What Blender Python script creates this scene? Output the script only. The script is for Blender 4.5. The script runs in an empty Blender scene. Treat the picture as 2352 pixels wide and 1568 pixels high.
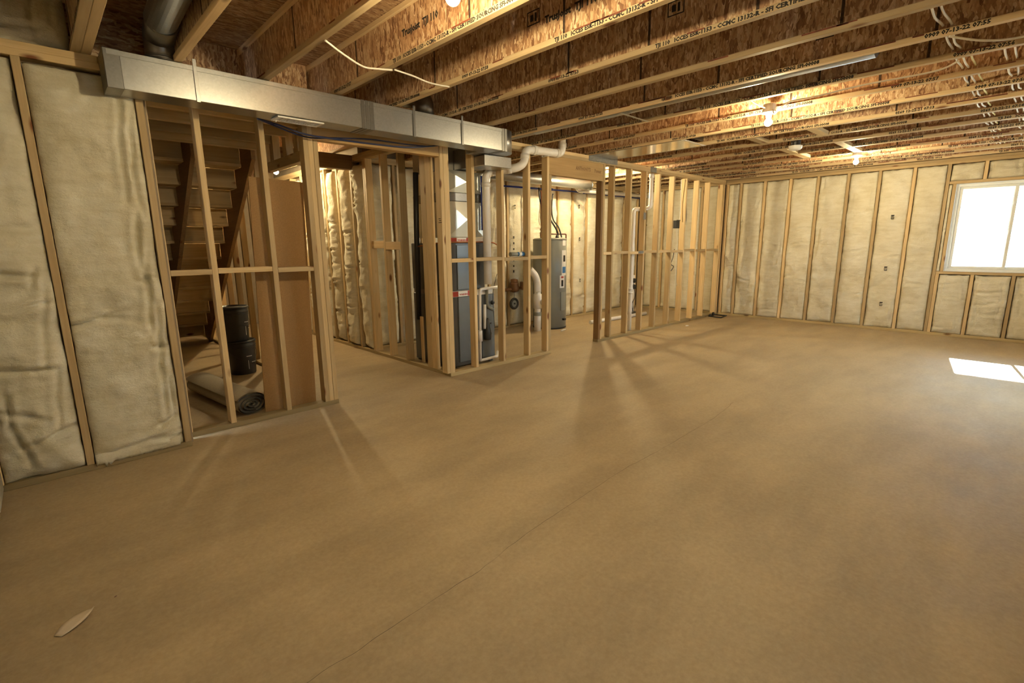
import bpy, bmesh, math, random
from mathutils import Vector, Matrix, noise
random.seed(7)
SC = bpy.context.scene
COL = SC.collection
# ------------------------------------------------------------------ camera
FPX, CAMZ = 1133.77, 1.366
YAW, PITCH, ROLL = 0.8110003, -0.19498751, -0.01077521
_d = Vector((math.cos(PITCH)*math.cos(YAW), math.cos(PITCH)*math.sin(YAW), math.sin(PITCH)))
_r = Vector((math.sin(YAW), -math.cos(YAW), 0)); _u = _r.cross(_d)
CR = math.cos(ROLL)*_r + math.sin(ROLL)*_u
CU = -math.sin(ROLL)*_r + math.cos(ROLL)*_u
CD = _d
cam = bpy.data.cameras.new('camera'); cam.sensor_width = 36.0; cam.lens = FPX/2352*36.0
cam.clip_start = 0.02; cam.clip_end = 200
camo = bpy.data.objects.new('camera', cam); COL.objects.link(camo)
m = Matrix((( CR.x, CU.x, -CD.x, 0), (CR.y, CU.y, -CD.y, 0), (CR.z, CU.z, -CD.z, CAMZ), (0, 0, 0, 1)))
camo.matrix_world = m
SC.camera = camo
# ------------------------------------------------------------------ light
W = bpy.data.worlds.new('sky'); SC.world = W; W.use_nodes = True
bg = W.node_tree.nodes['Background']
bg.inputs['Color'].default_value = (0.72, 0.87, 1.0, 1); bg.inputs['Strength'].default_value = 14.5
sun = bpy.data.lights.new('sun', 'SUN'); sun.energy = 60.0; sun.angle = 0.009; sun.color = (1, .96, .9)
suno = bpy.data.objects.new('sun', sun); COL.objects.link(suno)
suno.rotation_euler = Vector((-1, -.15, -.55)).to_track_quat('-Z', 'Y').to_euler()
suno.location = (20, 4, 10)
BULB = 1200.0; BULBCOL = (1.0, 0.80, 0.45)
vs = SC.view_settings
SC.display_settings.display_device = 'sRGB'
vs.view_transform = 'Standard'; vs.look = 'None'; vs.gamma = 1.0; vs.use_curve_mapping = False
vs.exposure = 0.5
# ------------------------------------------------------------------ constants of the place
H = 2.458          # top of wall plates = underside of joists
YL = 4.095         # room face of the long left partition
YI = 3.912         # room face of the insulated corner wall
XF = 9.332         # room face of the far wall
XC = 3.0           # hall face of the mechanical room wall
YM = 5.91          # room face of the mechanical room back wall
T = .038; D4 = .089
# ------------------------------------------------------------------ helpers
def px(x, y, Y=None, X=None, Zv=None):
    "a point of the place from where it shows, at a known depth"
    d = CR*((x-1176)/FPX) - CU*((y-784)/FPX) + CD
    o = Vector((0, 0, CAMZ))
    t = Y/d.y if Y is not None else (X/d.x if X is not None else (Zv-CAMZ)/d.z)
    return o + d*t
def tag(o, label, cat, group=None):
    o['label'] = label; o['category'] = cat
    if group: o['group'] = group
    return o
def empty(name, loc=(0, 0, 0), parent=None, rot=(0, 0, 0)):
    o = bpy.data.objects.new(name, None); COL.objects.link(o); o.location = loc; o.rotation_euler = rot
    o.empty_display_size = .1
    if parent: o.parent = parent
    return o
def struct(name, loc=(0, 0, 0)):
    o = empty(name, loc); o['kind'] = 'structure'; return o
def thing(name, label, cat, loc=(0, 0, 0), rotz=0, group=None):
    return tag(empty(name, loc, rot=(0, 0, rotz)), label, cat, group)
def wloc(p):
    v = Vector((0, 0, 0))
    while p: v += Vector(p.location); p = p.parent
    return v
def link(name, me, mat, parent=None, loc=(0, 0, 0), world=True):
    o = bpy.data.objects.new(name, me); COL.objects.link(o)
    if mat is not None and not me.materials: me.materials.append(mat)
    o.location = Vector(loc) - (wloc(parent) if (parent and world) else Vector((0, 0, 0)))
    if parent: o.parent = parent
    return o
_cb = {}
def cbox_mesh(sx, sy, sz, mat, ch=.002):
    k = (round(sx, 3), round(sy, 3), round(sz, 3), mat.name, ch)
    if k in _cb: return _cb[k]
    bm = bmesh.new(); bmesh.ops.create_cube(bm, size=1)
    for v in bm.verts: v.co = Vector((v.co.x*sx, v.co.y*sy, v.co.z*sz))
    c = min(ch, .3*min(sx, sy, sz))
    if c > 0: bmesh.ops.bevel(bm, geom=bm.edges[:], offset=c, segments=1, affect='EDGES')
    me = bpy.data.meshes.new('box'); bm.to_mesh(me); bm.free(); me.materials.append(mat)
    _cb[k] = me; return me
def box(name, parent, x, y, z, mat, ch=.002):
    "a board between world limits x=(x0,x1) y=(y0,y1) z=(z0,z1)"
    s = (x[1]-x[0], y[1]-y[0], z[1]-z[0])
    return link(name, cbox_mesh(*s, mat, ch), mat, parent, ((x[0]+x[1])/2, (y[0]+y[1])/2, (z[0]+z[1])/2))
def lum(name, parent, x, y, z, kind='pine'):
    s = (x[1]-x[0], y[1]-y[0], z[1]-z[0]); a = s.index(max(s))
    return box(name, parent, x, y, z, WOOD[kind][a], .0025)
def from_py(name, verts, faces, mat, parent=None, loc=(0, 0, 0), smooth=False, world=True):
    me = bpy.data.meshes.new(name); me.from_pydata([tuple(v) for v in verts], [], faces); me.update()
    if smooth:
        for p in me.polygons: p.use_smooth = True
    return link(name, me, mat, parent, loc, world)
def smooth_path(pts, n=6):
    P = [Vector(p) for p in pts]
    if len(P) < 3 or n < 2: return P
    out = []
    for i in range(len(P)-1):
        a = P[max(i-1, 0)]; b = P[i]; c = P[i+1]; d = P[min(i+2, len(P)-1)]
        for k in range(n):
            t = k/n
            out.append(.5*((2*b)+(c-a)*t+(2*a-5*b+4*c-d)*t*t+(3*b-a-3*c+d)*t**3))
    out.append(P[-1]); return out
def fillet(pts, r, n=5):
    P = [Vector(p) for p in pts]; out = [P[0]]
    for i in range(1, len(P)-1):
        a = (P[i-1]-P[i]); b = (P[i+1]-P[i]); q = min(r, a.length*.49, b.length*.49)
        p0 = P[i]+a.normalized()*q; p1 = P[i]+b.normalized()*q
        for k in range(n+1):
            t = k/n; out.append(p0*(1-t)**2 + P[i]*2*t*(1-t) + p1*t*t)
    out.append(P[-1]); return out
def tube(name, parent, pts, r, mat, sides=10, cap=True, flat=1.0):
    P = [Vector(p) for p in pts]; base = P[0].copy(); vs_, fs = [], []
    tang = []
    for i in range(len(P)):
        t = (P[min(i+1, len(P)-1)] - P[max(i-1, 0)]); tang.append(t.normalized() if t.length > 1e-9 else Vector((0, 0, 1)))
    up = Vector((0, 0, 1)) if abs(tang[0].z) < .9 else Vector((1, 0, 0))
    n = tang[0].cross(up).normalized()
    for i, p in enumerate(P):
        t = tang[i]; n = (n - t*n.dot(t)).normalized(); b = t.cross(n)
        rr = r[i] if isinstance(r, (list, tuple)) else r
        for k in range(sides):
            a = 2*math.pi*k/sides
            vs_.append(p - base + n*(rr*math.cos(a)) + b*(rr*flat*math.sin(a)))
    for i in range(len(P)-1):
        for k in range(sides):
            k2 = (k+1) % sides
            fs.append((i*sides+k, i*sides+k2, (i+1)*sides+k2, (i+1)*sides+k))
    if cap:
        fs.append(tuple(range(sides-1, -1, -1))); fs.append(tuple((len(P)-1)*sides+k for k in range(sides)))
    o = from_py(name, vs_, fs, mat, parent, base)
    for p in o.data.polygons: p.use_smooth = len(p.vertices) == 4
    return o
def lathe(name, parent, prof, mat, loc, n=24, axis='Z', smooth=True):
    vs_, fs = [], []
    for (r, z) in prof:
        for k in range(n):
            a = 2*math.pi*k/n; x, y = r*math.cos(a), r*math.sin(a)
            vs_.append({'Z': (x, y, z), 'Y': (x, z, y), 'X': (z, x, y)}[axis])
    for i in range(len(prof)-1):
        for k in range(n):
            k2 = (k+1) % n; q = (i*n+k, i*n+k2, (i+1)*n+k2, (i+1)*n+k)
            fs.append(q if axis != 'Y' else q[::-1])
    a = tuple(range(n)); b = tuple((len(prof)-1)*n+k for k in range(n))
    fs += [a[::-1], b] if axis != 'Y' else [a, b[::-1]]
    o = from_py(name, vs_, fs, mat, parent, loc)
    for p in o.data.polygons: p.use_smooth = smooth and len(p.vertices) == 4
    return o
_tx = {}
def text(name, parent, s, size, mat, loc, right, up, xs=1.0, align='LEFT'):
    "flat print lying on a face: right and up are unit vectors of the face"
    k = (s, round(size, 4), mat.name, round(xs, 2), align)
    if k not in _tx:
        cu = bpy.data.curves.new('t', 'FONT'); cu.body = s; cu.size = size; cu.resolution_u = 1; cu.offset = .0014*size/.029*(1 if size < .1 else .5)
        cu.align_x = align
        to = bpy.data.objects.new('t', cu); COL.objects.link(to)
        dg = bpy.context.evaluated_depsgraph_get(); dg.update()
        me = bpy.data.meshes.new_from_object(to.evaluated_get(dg))
        me.materials.clear(); me.materials.append(mat)
        for v in me.vertices: v.co.x *= xs
        bpy.data.objects.remove(to); bpy.data.curves.remove(cu); _tx[k] = me
    o = link(name, _tx[k], mat, parent, loc)
    R_, U_ = Vector(right), Vector(up); N_ = R_.cross(U_)
    o.rotation_euler = Matrix((R_, U_, N_)).transposed().to_euler()
    return o
# ------------------------------------------------------------------ materials
def newmat(name):
    m_ = bpy.data.materials.new(name); m_.use_nodes = True
    nt = m_.node_tree; b = nt.nodes['Principled BSDF']; return m_, nt, b
def N(nt, t, **kw):
    n = nt.nodes.new(t)
    for k, v in kw.items():
        if k in n.inputs: n.inputs[k].default_value = v
        else: setattr(n, k, v)
    return n
def ramp(nt, fac, stops, interp='LINEAR'):
    r = N(nt, 'ShaderNodeValToRGB'); r.color_ramp.interpolation = interp
    e = r.color_ramp.elements
    while len(e) < len(stops): e.new(.5)
    for i, (p, c) in enumerate(stops): e[i].position = p; e[i].color = (*c, 1)
    nt.links.new(fac, r.inputs[0]); return r.outputs[0]
def mixc(nt, fac, a, b, mode='MIX'):
    n = N(nt, 'ShaderNodeMix', data_type='RGBA', blend_type=mode)
    for s, v in ((n.inputs[0], fac), (n.inputs[6], a), (n.inputs[7], b)):
        if hasattr(v, 'is_output'): nt.links.new(v, s)
        elif isinstance(v, tuple): s.default_value = (*v, 1)
        else: s.default_value = v
    return n.outputs[2]
def mapping(nt, vec, scale, rot=(0, 0, 0)):
    n = N(nt, 'ShaderNodeMapping'); n.inputs['Scale'].default_value = scale; n.inputs['Rotation'].default_value = rot
    nt.links.new(vec, n.inputs['Vector']); return n.outputs[0]
def noise_t(nt, vec, scale, detail=3, rough=.55):
    n = N(nt, 'ShaderNodeTexNoise'); n.inputs['Scale'].default_value = scale
    n.inputs['Detail'].default_value = detail; n.inputs['Roughness'].default_value = rough
    nt.links.new(vec, n.inputs['Vector']); return n.outputs['Fac']
def bump(nt, b, h, strength, dist=.01):
    n = N(nt, 'ShaderNodeBump'); n.inputs['Strength'].default_value = strength; n.inputs['Distance'].default_value = dist
    nt.links.new(h, n.inputs['Height']); nt.links.new(n.outputs[0], b.inputs['Normal'])
def rnd_coords(nt, amount=40.0):
    tc = N(nt, 'ShaderNodeTexCoord'); oi = N(nt, 'ShaderNodeObjectInfo')
    mu = N(nt, 'ShaderNodeMath', operation='MULTIPLY'); mu.inputs[1].default_value = amount
    nt.links.new(oi.outputs['Random'], mu.inputs[0])
    ad = N(nt, 'ShaderNodeVectorMath', operation='ADD')
    nt.links.new(tc.outputs['Object'], ad.inputs[0]); nt.links.new(mu.outputs[0], ad.inputs[1])
    return ad.outputs[0], oi.outputs['Random']
def wood(name, axis, c0, c1, knot, spread=.34, knots=True):
    m_, nt, b = newmat(name); vec, rnd = rnd_coords(nt)
    s = [22, 22, 22]; s[axis] = 1.1
    g = noise_t(nt, mapping(nt, vec, s), 2.2, 4, .6)
    col = ramp(nt, g, [(.3, c0), (.7, c1)])
    s3 = [3, 3, 3]; s3[axis] = .8
    g2 = noise_t(nt, mapping(nt, vec, s3), 1.5, 2)
    col = mixc(nt, .35, col, ramp(nt, g2, [(.3, tuple(v*.75 for v in c0)), (.7, tuple(min(1, v*1.15) for v in c1))]))
    # board to board tone
    hs = N(nt, 'ShaderNodeHueSaturation')
    mr = N(nt, 'ShaderNodeMapRange'); mr.inputs[3].default_value = 1-spread; mr.inputs[4].default_value = 1+spread*.6
    nt.links.new(rnd, mr.inputs[0]); nt.links.new(mr.outputs[0], hs.inputs['Value']); nt.links.new(col, hs.inputs['Color'])
    col = hs.outputs[0]
    if knots:
        s2 = [5, 5, 5]; s2[axis] = 1.9
        vo = N(nt, 'ShaderNodeTexVoronoi'); vo.inputs['Scale'].default_value = 1.35; vo.inputs['Randomness'].default_value = 1
        nt.links.new(mapping(nt, vec, s2), vo.inputs['Vector'])
        k = ramp(nt, vo.outputs['Distance'], [(.07, (1, 1, 1)), (.15, (0, 0, 0))])
        col = mixc(nt, k, col, knot)
    nt.links.new(col, b.inputs['Base Color']); b.inputs['Roughness'].default_value = .62
    b.inputs['Specular IOR Level'].default_value = .3
    bump(nt, b, g, .15, .004)
    return m_
PINE = ((.52, .365, .18), (.70, .53, .30), (.19, .07, .025))
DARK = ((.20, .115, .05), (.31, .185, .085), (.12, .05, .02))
FLNG = ((.56, .40, .22), (.74, .57, .34), (.20, .09, .04))
TREAT = ((.33, .25, .125), (.45, .345, .18), (.15, .08, .03))
LVL = ((.46, .29, .12), (.60, .40, .18), (.3, .16, .06))
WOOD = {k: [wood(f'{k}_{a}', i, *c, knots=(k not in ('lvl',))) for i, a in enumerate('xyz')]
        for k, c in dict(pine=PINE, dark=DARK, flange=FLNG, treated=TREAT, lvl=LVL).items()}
def osb(name, rot, tint=1.0, sat=1.0):
    m_, nt, b = newmat(name); vec, rnd = rnd_coords(nt)
    wob = N(nt, 'ShaderNodeTexNoise'); wob.inputs['Scale'].default_value = 14; nt.links.new(vec, wob.inputs['Vector'])
    ad = N(nt, 'ShaderNodeVectorMath', operation='MULTIPLY_ADD'); ad.inputs[1].default_value = (.03, .03, .03)
    nt.links.new(wob.outputs['Color'], ad.inputs[0]); nt.links.new(vec, ad.inputs[2]); v2 = ad.outputs[0]
    pal = [(0, (.22, .105, .055)), (.2, (.36, .195, .10)), (.45, (.50, .30, .16)), (.75, (.62, .42, .24)), (1, (.78, .60, .39))]
    pal = [(p, tuple(c*tint for c in q)) for p, q in pal]
    col = None; facs = []
    for i, (sc, a, th) in enumerate(((1.0, .15, 0), (1.5, -.42, .5), (1.9, .55, .62), (3.2, -.2, .72))):
        vo = N(nt, 'ShaderNodeTexVoronoi'); vo.inputs['Scale'].default_value = 1
        nt.links.new(mapping(nt, v2, tuple(q*sc for q in rot), (a, a*.6, a*.8)), vo.inputs['Vector'])
        sp = N(nt, 'ShaderNodeSeparateColor'); nt.links.new(vo.outputs['Color'], sp.inputs[0]); facs.append(sp)
        c = ramp(nt, sp.outputs[0], pal)
        if col is None: col = c
        else:
            gt = N(nt, 'ShaderNodeMath', operation='GREATER_THAN'); gt.inputs[1].default_value = th
            nt.links.new(sp.outputs[1], gt.inputs[0]); col = mixc(nt, gt.outputs[0], col, c)
    g = noise_t(nt, mapping(nt, vec, tuple(q*2.4 for q in rot)), 2, 4, .7)
    col = mixc(nt, .7, col, ramp(nt, g, [(.25, (.5, .42, .36)), (.6, (1, 1, 1)), (.8, (1.5, 1.45, 1.4))]), 'MULTIPLY')
    nt.links.new(col, b.inputs['Base Color']); b.inputs['Roughness'].default_value = .42
    b.inputs['Specular IOR Level'].default_value = .45
    bump(nt, b, facs[1].outputs[2], .35, .004)
    return m_
OSB_WEB = osb('osb_web', (40, 34, 10))
OSB_SUB = osb('osb_subfloor', (9, 40, 30), .8)
def insul(name):
    m_, nt, b = newmat(name); vec, rnd = rnd_coords(nt, 17)
    a = noise_t(nt, vec, 3.2, 4, .6); c = noise_t(nt, mapping(nt, vec, (1, 1, 4)), 6, 4, .6)
    col = ramp(nt, a, [(.3, (.64, .575, .41)), (.5, (.74, .69, .535)), (.7, (.83, .80, .69))])
    col = mixc(nt, .5, col, ramp(nt, c, [(.3, (.62, .555, .39)), (.6, (.78, .735, .60))]))
    nt.links.new(col, b.inputs['Base Color']); b.inputs['Roughness'].default_value = .95
    b.inputs['Specular IOR Level'].default_value = .05
    f1 = noise_t(nt, mapping(nt, vec, (1, 1, 1.5)), 48, 7, .72)
    bump(nt, b, f1, .8, .012)
    return m_
INSUL = insul('fibreglass')
def concrete():
    m_, nt, b = newmat('concrete'); tc = N(nt, 'ShaderNodeTexCoord'); vec = tc.outputs['Object']
    a = noise_t(nt, vec, .55, 4, .6); c = noise_t(nt, vec, 2.6, 5, .65); d = noise_t(nt, vec, 60, 3, .6)
    st = noise_t(nt, mapping(nt, vec, (.9, 2.6, 1), (0, 0, .5)), 1.1, 4, .6)
    col = ramp(nt, a, [(.3, (.35, .265, .152)), (.7, (.445, .345, .20))])
    col = mixc(nt, .5, col, ramp(nt, c, [(.3, (.28, .212, .13)), (.5, (.40, .305, .178)), (.72, (.515, .395, .235))]))
    col = mixc(nt, .42, col, ramp(nt, st, [(.36, (.30, .228, .14)), (.6, (.485, .372, .22))]))
    col = mixc(nt, .14, col, ramp(nt, d, [(.3, (.15, .11, .07)), (.7, (.62, .50, .34))]))
    nt.links.new(col, b.inputs['Base Color'])
    rr = ramp(nt, c, [(.3, (.52,)*3), (.7, (.68,)*3)]); nt.links.new(rr, b.inputs['Roughness'])
    b.inputs['Specular IOR Level'].default_value = .35
    bump(nt, b, c, .04, .02)
    return m_
CONC = concrete()
def galv(name, base=(.60, .59, .56), rough=.34):
    m_, nt, b = newmat(name); vec, rnd = rnd_coords(nt)
    vo = N(nt, 'ShaderNodeTexVoronoi'); vo.inputs['Scale'].default_value = 90; nt.links.new(vec, vo.inputs['Vector'])
    sp = N(nt, 'ShaderNodeSeparateColor'); nt.links.new(vo.outputs['Color'], sp.inputs[0])
    n1 = noise_t(nt, vec, 2.5, 3)
    col = mixc(nt, .3, ramp(nt, sp.outputs[0], [(0, tuple(c*.92 for c in base)), (1, tuple(min(1, c*1.06) for c in base))]), ramp(nt, n1, [(.3, tuple(c*.85 for c in base)), (.7, base)]))
    nt.links.new(col, b.inputs['Base Color']); b.inputs['Metallic'].default_value = .92
    mr = N(nt, 'ShaderNodeMapRange'); mr.inputs[3].default_value = rough-.02; mr.inputs[4].default_value = rough+.03
    nt.links.new(sp.outputs[1], mr.inputs[0]); nt.links.new(mr.outputs[0], b.inputs['Roughness'])
    return m_
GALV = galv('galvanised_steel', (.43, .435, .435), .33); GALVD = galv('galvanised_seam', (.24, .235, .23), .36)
GALVM = galv('galvanised_dull', (.42, .40, .37), .3)
GALVB = galv('galvanised_bottom', (.62, .60, .56), .16)
def plain(name, col, rough=.5, metal=0.0, spec=.5, var=.12, scale=9.0, emit=None, es=0.0):
    m_, nt, b = newmat(name); vec, rnd = rnd_coords(nt)
    n1 = noise_t(nt, vec, scale, 3)
    nt.links.new(ramp(nt, n1, [(.3, tuple(c*(1-var) for c in col)), (.7, tuple(min(1, c*(1+var*.5)) for c in col))]), b.inputs['Base Color'])
    b.inputs['Roughness'].default_value = rough; b.inputs['Metallic'].default_value = metal
    b.inputs['Specular IOR Level'].default_value = spec
    if emit: b.inputs['Emission Color'].default_value = (*emit, 1); b.inputs['Emission Strength'].default_value = es
    return m_
PVC = plain('white_pvc', (.80, .78, .76), .28, var=.04)
WHITE = plain('white_plastic', (.82, .81, .78), .4, var=.04)
VINYL = plain('white_vinyl', (.74, .76, .74), .35, var=.04)
GREYP = plain('grey_paint', (.26, .275, .25), .33, var=.05)
FURN = plain('furnace_paint', (.115, .118, .122), .30, metal=.35, var=.06)
FURNP = plain('furnace_panel', (.16, .18, .20), .26, metal=.45, var=.06)
COIL = plain('coil_cabinet', (.60, .62, .58), .3, metal=.55, var=.05)
BLACK = plain('black_plastic', (.018, .018, .02), .45, var=.1)
BLACKR = plain('black_rubber', (.035, .036, .037), .45, var=.25, scale=14)
INK = plain('black_ink', (.02, .017, .015), .8, var=.05)
RUST = plain('red_wax', (.20, .055, .025), .7, var=.4, scale=30)
RED = plain('red_print', (.45, .05, .03), .5)
BLUE = plain('blue_pex', (.02, .045, .34), .35, var=.1)
BLUEL = plain('blue_label', (.03, .16, .42), .4, var=.1)
COPPER = plain('copper', (.62, .27, .14), .28, metal=1.0, var=.15)
BRASS = plain('bronze', (.22, .11, .05), .5, metal=.5, var=.3)
BROWNP = plain('brown_pipe', (.14, .05, .025), .4, var=.2)
BOARD = plain('fibreboard', (.36, .215, .095), .85, spec=.15, var=.16, scale=180)
CARPETB = plain('carpet_backing', (.40, .355, .275), .95, spec=.05, var=.15, scale=120)
CARPETE = plain('carpet_pile', (.075, .072, .066), 1.0, spec=.02, var=.6, scale=260)
ROMEX = plain('white_cable', (.78, .74, .66), .45, var=.05)
ROMEXY = plain('yellow_cable', (.75, .68, .32), .45, var=.05)
BLKCAB = plain('black_cable', (.015, .015, .02), .5)
NAVYCAB = plain('navy_cable', (.02, .028, .09), .4)
MASTIC = plain('grey_sealant', (.20, .195, .185), .6, var=.25, scale=25)
PAPER = plain('paper', (.62, .52, .40), .8, spec=.1, var=.06)
SPLAT = plain('print_block', (.06, .035, .02), .8, var=.6, scale=60)
HOUSEW = plain('house_siding', (.80, .82, .84), .5, var=.03)
SHEATH = plain('sheathing', (.30, .24, .17), .9, spec=.1)
GROUND = plain('gravel', (.45, .42, .38), .9, var=.3, scale=12)
BLOCKERW = plain('deck_board', (.30, .22, .14), .8, var=.2)
BULBM = plain('lit_bulb', (1, 1, 1), .3, emit=BULBCOL, es=BULB, var=0)
BULBH = plain('lit_bulb_strong', (1, 1, 1), .3, emit=BULBCOL, es=BULB*1.8, var=0)
BULBS = plain('lit_bulb_hall', (1, 1, 1), .3, emit=BULBCOL, es=BULB*1.7, var=0)
def glassm():
    m_, nt, b = newmat('window_glass')
    b.inputs['Base Color'].default_value = (.96, 1, .98, 1); b.inputs['Roughness'].default_value = 0
    b.inputs['IOR'].default_value = 1.0; b.inputs['Transmission Weight'].default_value = 1.0
    tr = N(nt, 'ShaderNodeBsdfTransparent'); tr.inputs[0].default_value = (.93, .96, .95, 1)
    gl = N(nt, 'ShaderNodeBsdfGlossy'); gl.inputs['Roughness'].default_value = .02
    mx = N(nt, 'ShaderNodeMixShader'); mx.inputs[0].default_value = .06
    nt.links.new(tr.outputs[0], mx.inputs[1]); nt.links.new(gl.outputs[0], mx.inputs[2])
    nt.links.new(mx.outputs[0], nt.nodes['Material Output'].inputs['Surface'])
    return m_
GLASS = glassm()
# ------------------------------------------------------------------ floor and shell
floor = box('floor', None, (-.75, 9.75), (-1.3, 9.9), (-.15, 0), CONC, 0); floor['kind'] = 'structure'
pts = [(.10, 1.40), (.487, 1.429), (.752, 1.444), (1.184, 1.466), (1.595, 1.525), (1.842, 1.539), (2.376, 1.578), (3.0, 1.575), (3.703, 1.591), (4.263, 1.652)]
cv, cf = [], []; fine = []
for i in range(len(pts)-1):
    for k in range(10):
        t = k/10; x = pts[i][0]*(1-t)+pts[i+1][0]*t; y = pts[i][1]*(1-t)+pts[i+1][1]*t
        fine.append((x, y + .012*noise.noise(Vector((x*9, 3, 0)))))
for i, (x, y) in enumerate(fine):
    w = .0009*(1+.7*noise.noise(Vector((x*5, 8, 1))))
    cv += [(x, y-w, .0006), (x, y+w, .0006)]
    if i: cf.append((2*i-2, 2*i-1, 2*i+1, 2*i))
from_py('crack', cv, [f[::-1] for f in cf], plain('crack_shadow', (.12, .09, .06), .9), floor)
# ------------------------------------------------------------------ insulation batts
def batt(name, parent, P0, U, w, h, seed, bulge=.012, res=.03, crease=5, lump=.012, edge=.03, back=.075, top_gap=.0, rag=.006, mat=None, folds=()):
    U = Vector(U); V = Vector((0, 0, 1)); Nn = U.cross(V)      # faces along U x V
    nu = max(6, int(w/res)); nv = max(6, int(h/res)); rs = random.Random(seed)
    cre = []
    for i in range(crease):
        if rs.random() < .6: a = rs.uniform(-.25, .25); L = rs.uniform(.1, .5)*w+.05
        else: a = math.pi/2+rs.uniform(-.15, .15); L = rs.uniform(.1, .45)
        cu_, cv_ = rs.uniform(.05, .95)*w, rs.uniform(.03, .97)*h
        if abs(math.sin(a)) > .7: cu_ = rs.choice((rs.uniform(.06, .22), rs.uniform(.78, .94)))*w
        cre.append((cu_, cv_, math.cos(a), math.sin(a), L, rs.uniform(.010, .026), rs.uniform(.007, .016)))
    cre += list(folds)
    so = Vector((seed*3.17, seed*1.71, seed*.93)); vs_, fs = [], []
    for j in range(nv+1):
        for i in range(nu+1):
            u, v = w*i/nu, h*j/nv
            uu, vv = u, v
            e = min(u, w-u, v, h-v)
            q = so + Vector((u*5, v*5, 0))
            d = -edge*math.exp(-e/.028) + bulge*(1-math.exp(-e/.09))
            d += lump*noise.fractal(q*.8, 1.0, 2.0, 3) + lump*.18*noise.noise(q*4.1)
            for (cx_, cz_, ca, sa, L, dep, wd) in cre:
                du, dv = u-cx_, v-cz_; al = du*ca+dv*sa; ac = -du*sa+dv*ca + .012*noise.noise(so+Vector((al*9, cx_*7, cz_)))
                ac += .02*noise.noise(so+Vector((al*4, cz_*3, cx_)))
                if abs(al) < L*1.2 and abs(ac) < .12:
                    d -= dep*math.exp(-(ac/wd)**2)*max(0, 1-(abs(al)/L)**4)
                    d += .35*dep*math.exp(-((abs(ac)-.03)/.02)**2)*max(0, 1-(abs(al)/L)**4)
            if i in (0, nu): uu += (1 if i == 0 else -1)*rag*(.5+.9*abs(noise.noise(so+Vector((v*13, i, 2)))))
            if j == nv: vv -= top_gap + rag*2.0*abs(noise.noise(so+Vector((u*11, 5, 3)))) + rag*.5
            if j == 0: vv += rag*.8*abs(noise.noise(so+Vector((u*15, 9, 3))))
            vs_.append(U*uu + V*vv + Nn*d)
    st = nu+1
    for j in range(nv):
        for i in range(nu): fs.append((j*st+i, j*st+i+1, (j+1)*st+i+1, (j+1)*st+i))
    ring = [i for i in range(nu+1)] + [j*st+nu for j in range(1, nv+1)] + [nv*st+i for i in range(nu-1, -1, -1)] + [j*st for j in range(nv-1, 0, -1)]
    b0 = len(vs_)
    for r_ in ring: p = vs_[r_]; vs_.append(p - Nn*(p.dot(Nn)+back))
    n_ = len(ring)
    for k in range(n_): fs.append((ring[(k+1) % n_], ring[k], b0+k, b0+(k+1) % n_))
    fs.append(tuple(b0+k for k in range(n_-1, -1, -1)))
    return from_py(name, vs_, fs, mat or INSUL, parent, P0, smooth=True)
# ------------------------------------------------------------------ corner wall with insulation (left edge of the photo)
wi = struct('wall_corner', (0, YI+.045, 0)); wi['label'] = 'insulated stud wall at the left edge of the room'
y0, y1 = YI, YI+D4
lum('bottom_plate', wi, (-.372, .617), (y0, y1), (0, T), 'treated')
lum('top_plate', wi, (-.33, .43), (y0, y1), (H-2*T, H-T)); lum('top_plate', wi, (-.33, .425), (y0, y1), (H-T, H))
lum('top_plate', wi, (.432, .617), (y0, y1), (H-2*T, H-T)); lum('top_plate', wi, (.427, .617), (y0, y1), (H-T, H))
for x in (-.348, .055, .577): lum('stud', wi, (x, x+T), (y0, y1), (T, H-2*T))
FOLD1 = [(.14, 1.195, .99, -.1, .17, .05, .016), (.29, 1.17, .3, .95, .07, .04, .012), (.13, .655, .99, -.08, .20, .045, .014), (.10, .40, .93, -.36, .16, .035, .016), (.25, .24, .95, .3, .16, .04, .014), (.10, .20, .25, -.97, .16, .035, .014), (.30, .90, .12, .99, .28, .028, .012), (.29, .45, .1, .99, .20, .03, .012)]
FOLD2 = [(.385, 1.95, .06, .998, .36, .04, .013), (.425, 1.80, -.04, .999, .30, .035, .012), (.395, 1.35, .03, .999, .24, .05, .013), (.405, 1.00, .04, .999, .22, .045, .014), (.43, .85, .02, .999, .16, .045, .012), (.415, .50, .03, .999, .30, .05, .013), (.445, .36, .01, .999, .16, .05, .012), (.41, 1.13, .9, .3, .06, .04, .014), (.42, .70, .95, -.2, .05, .045, .014), (.40, .20, .9, .42, .07, .045, .016), (.26, .09, .98, .17, .24, .03, .016), (.22, .92, .97, -.2, .14, .016, .02)]
FOLD1, FOLD2 = [[(a_, b_, c_, d_, e_, f_*.6, g_*1.15) for a_, b_, c_, d_, e_, f_, g_ in F_] for F_ in (FOLD1, FOLD2)]
batt('insulation_batt', wi, (-.31, y0+.004, T), (1, 0, 0), .365, H-3*T, 3, .024, .011, 4, .034, .024, top_gap=.012, rag=.006, folds=FOLD1)
batt('insulation_batt', wi, (.093, y0+.004, T-.012), (1, 0, 0), .484, H-3*T, 9, .022, .011, 5, .026, .024, top_gap=.028, rag=.006, folds=FOLD2)
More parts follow.
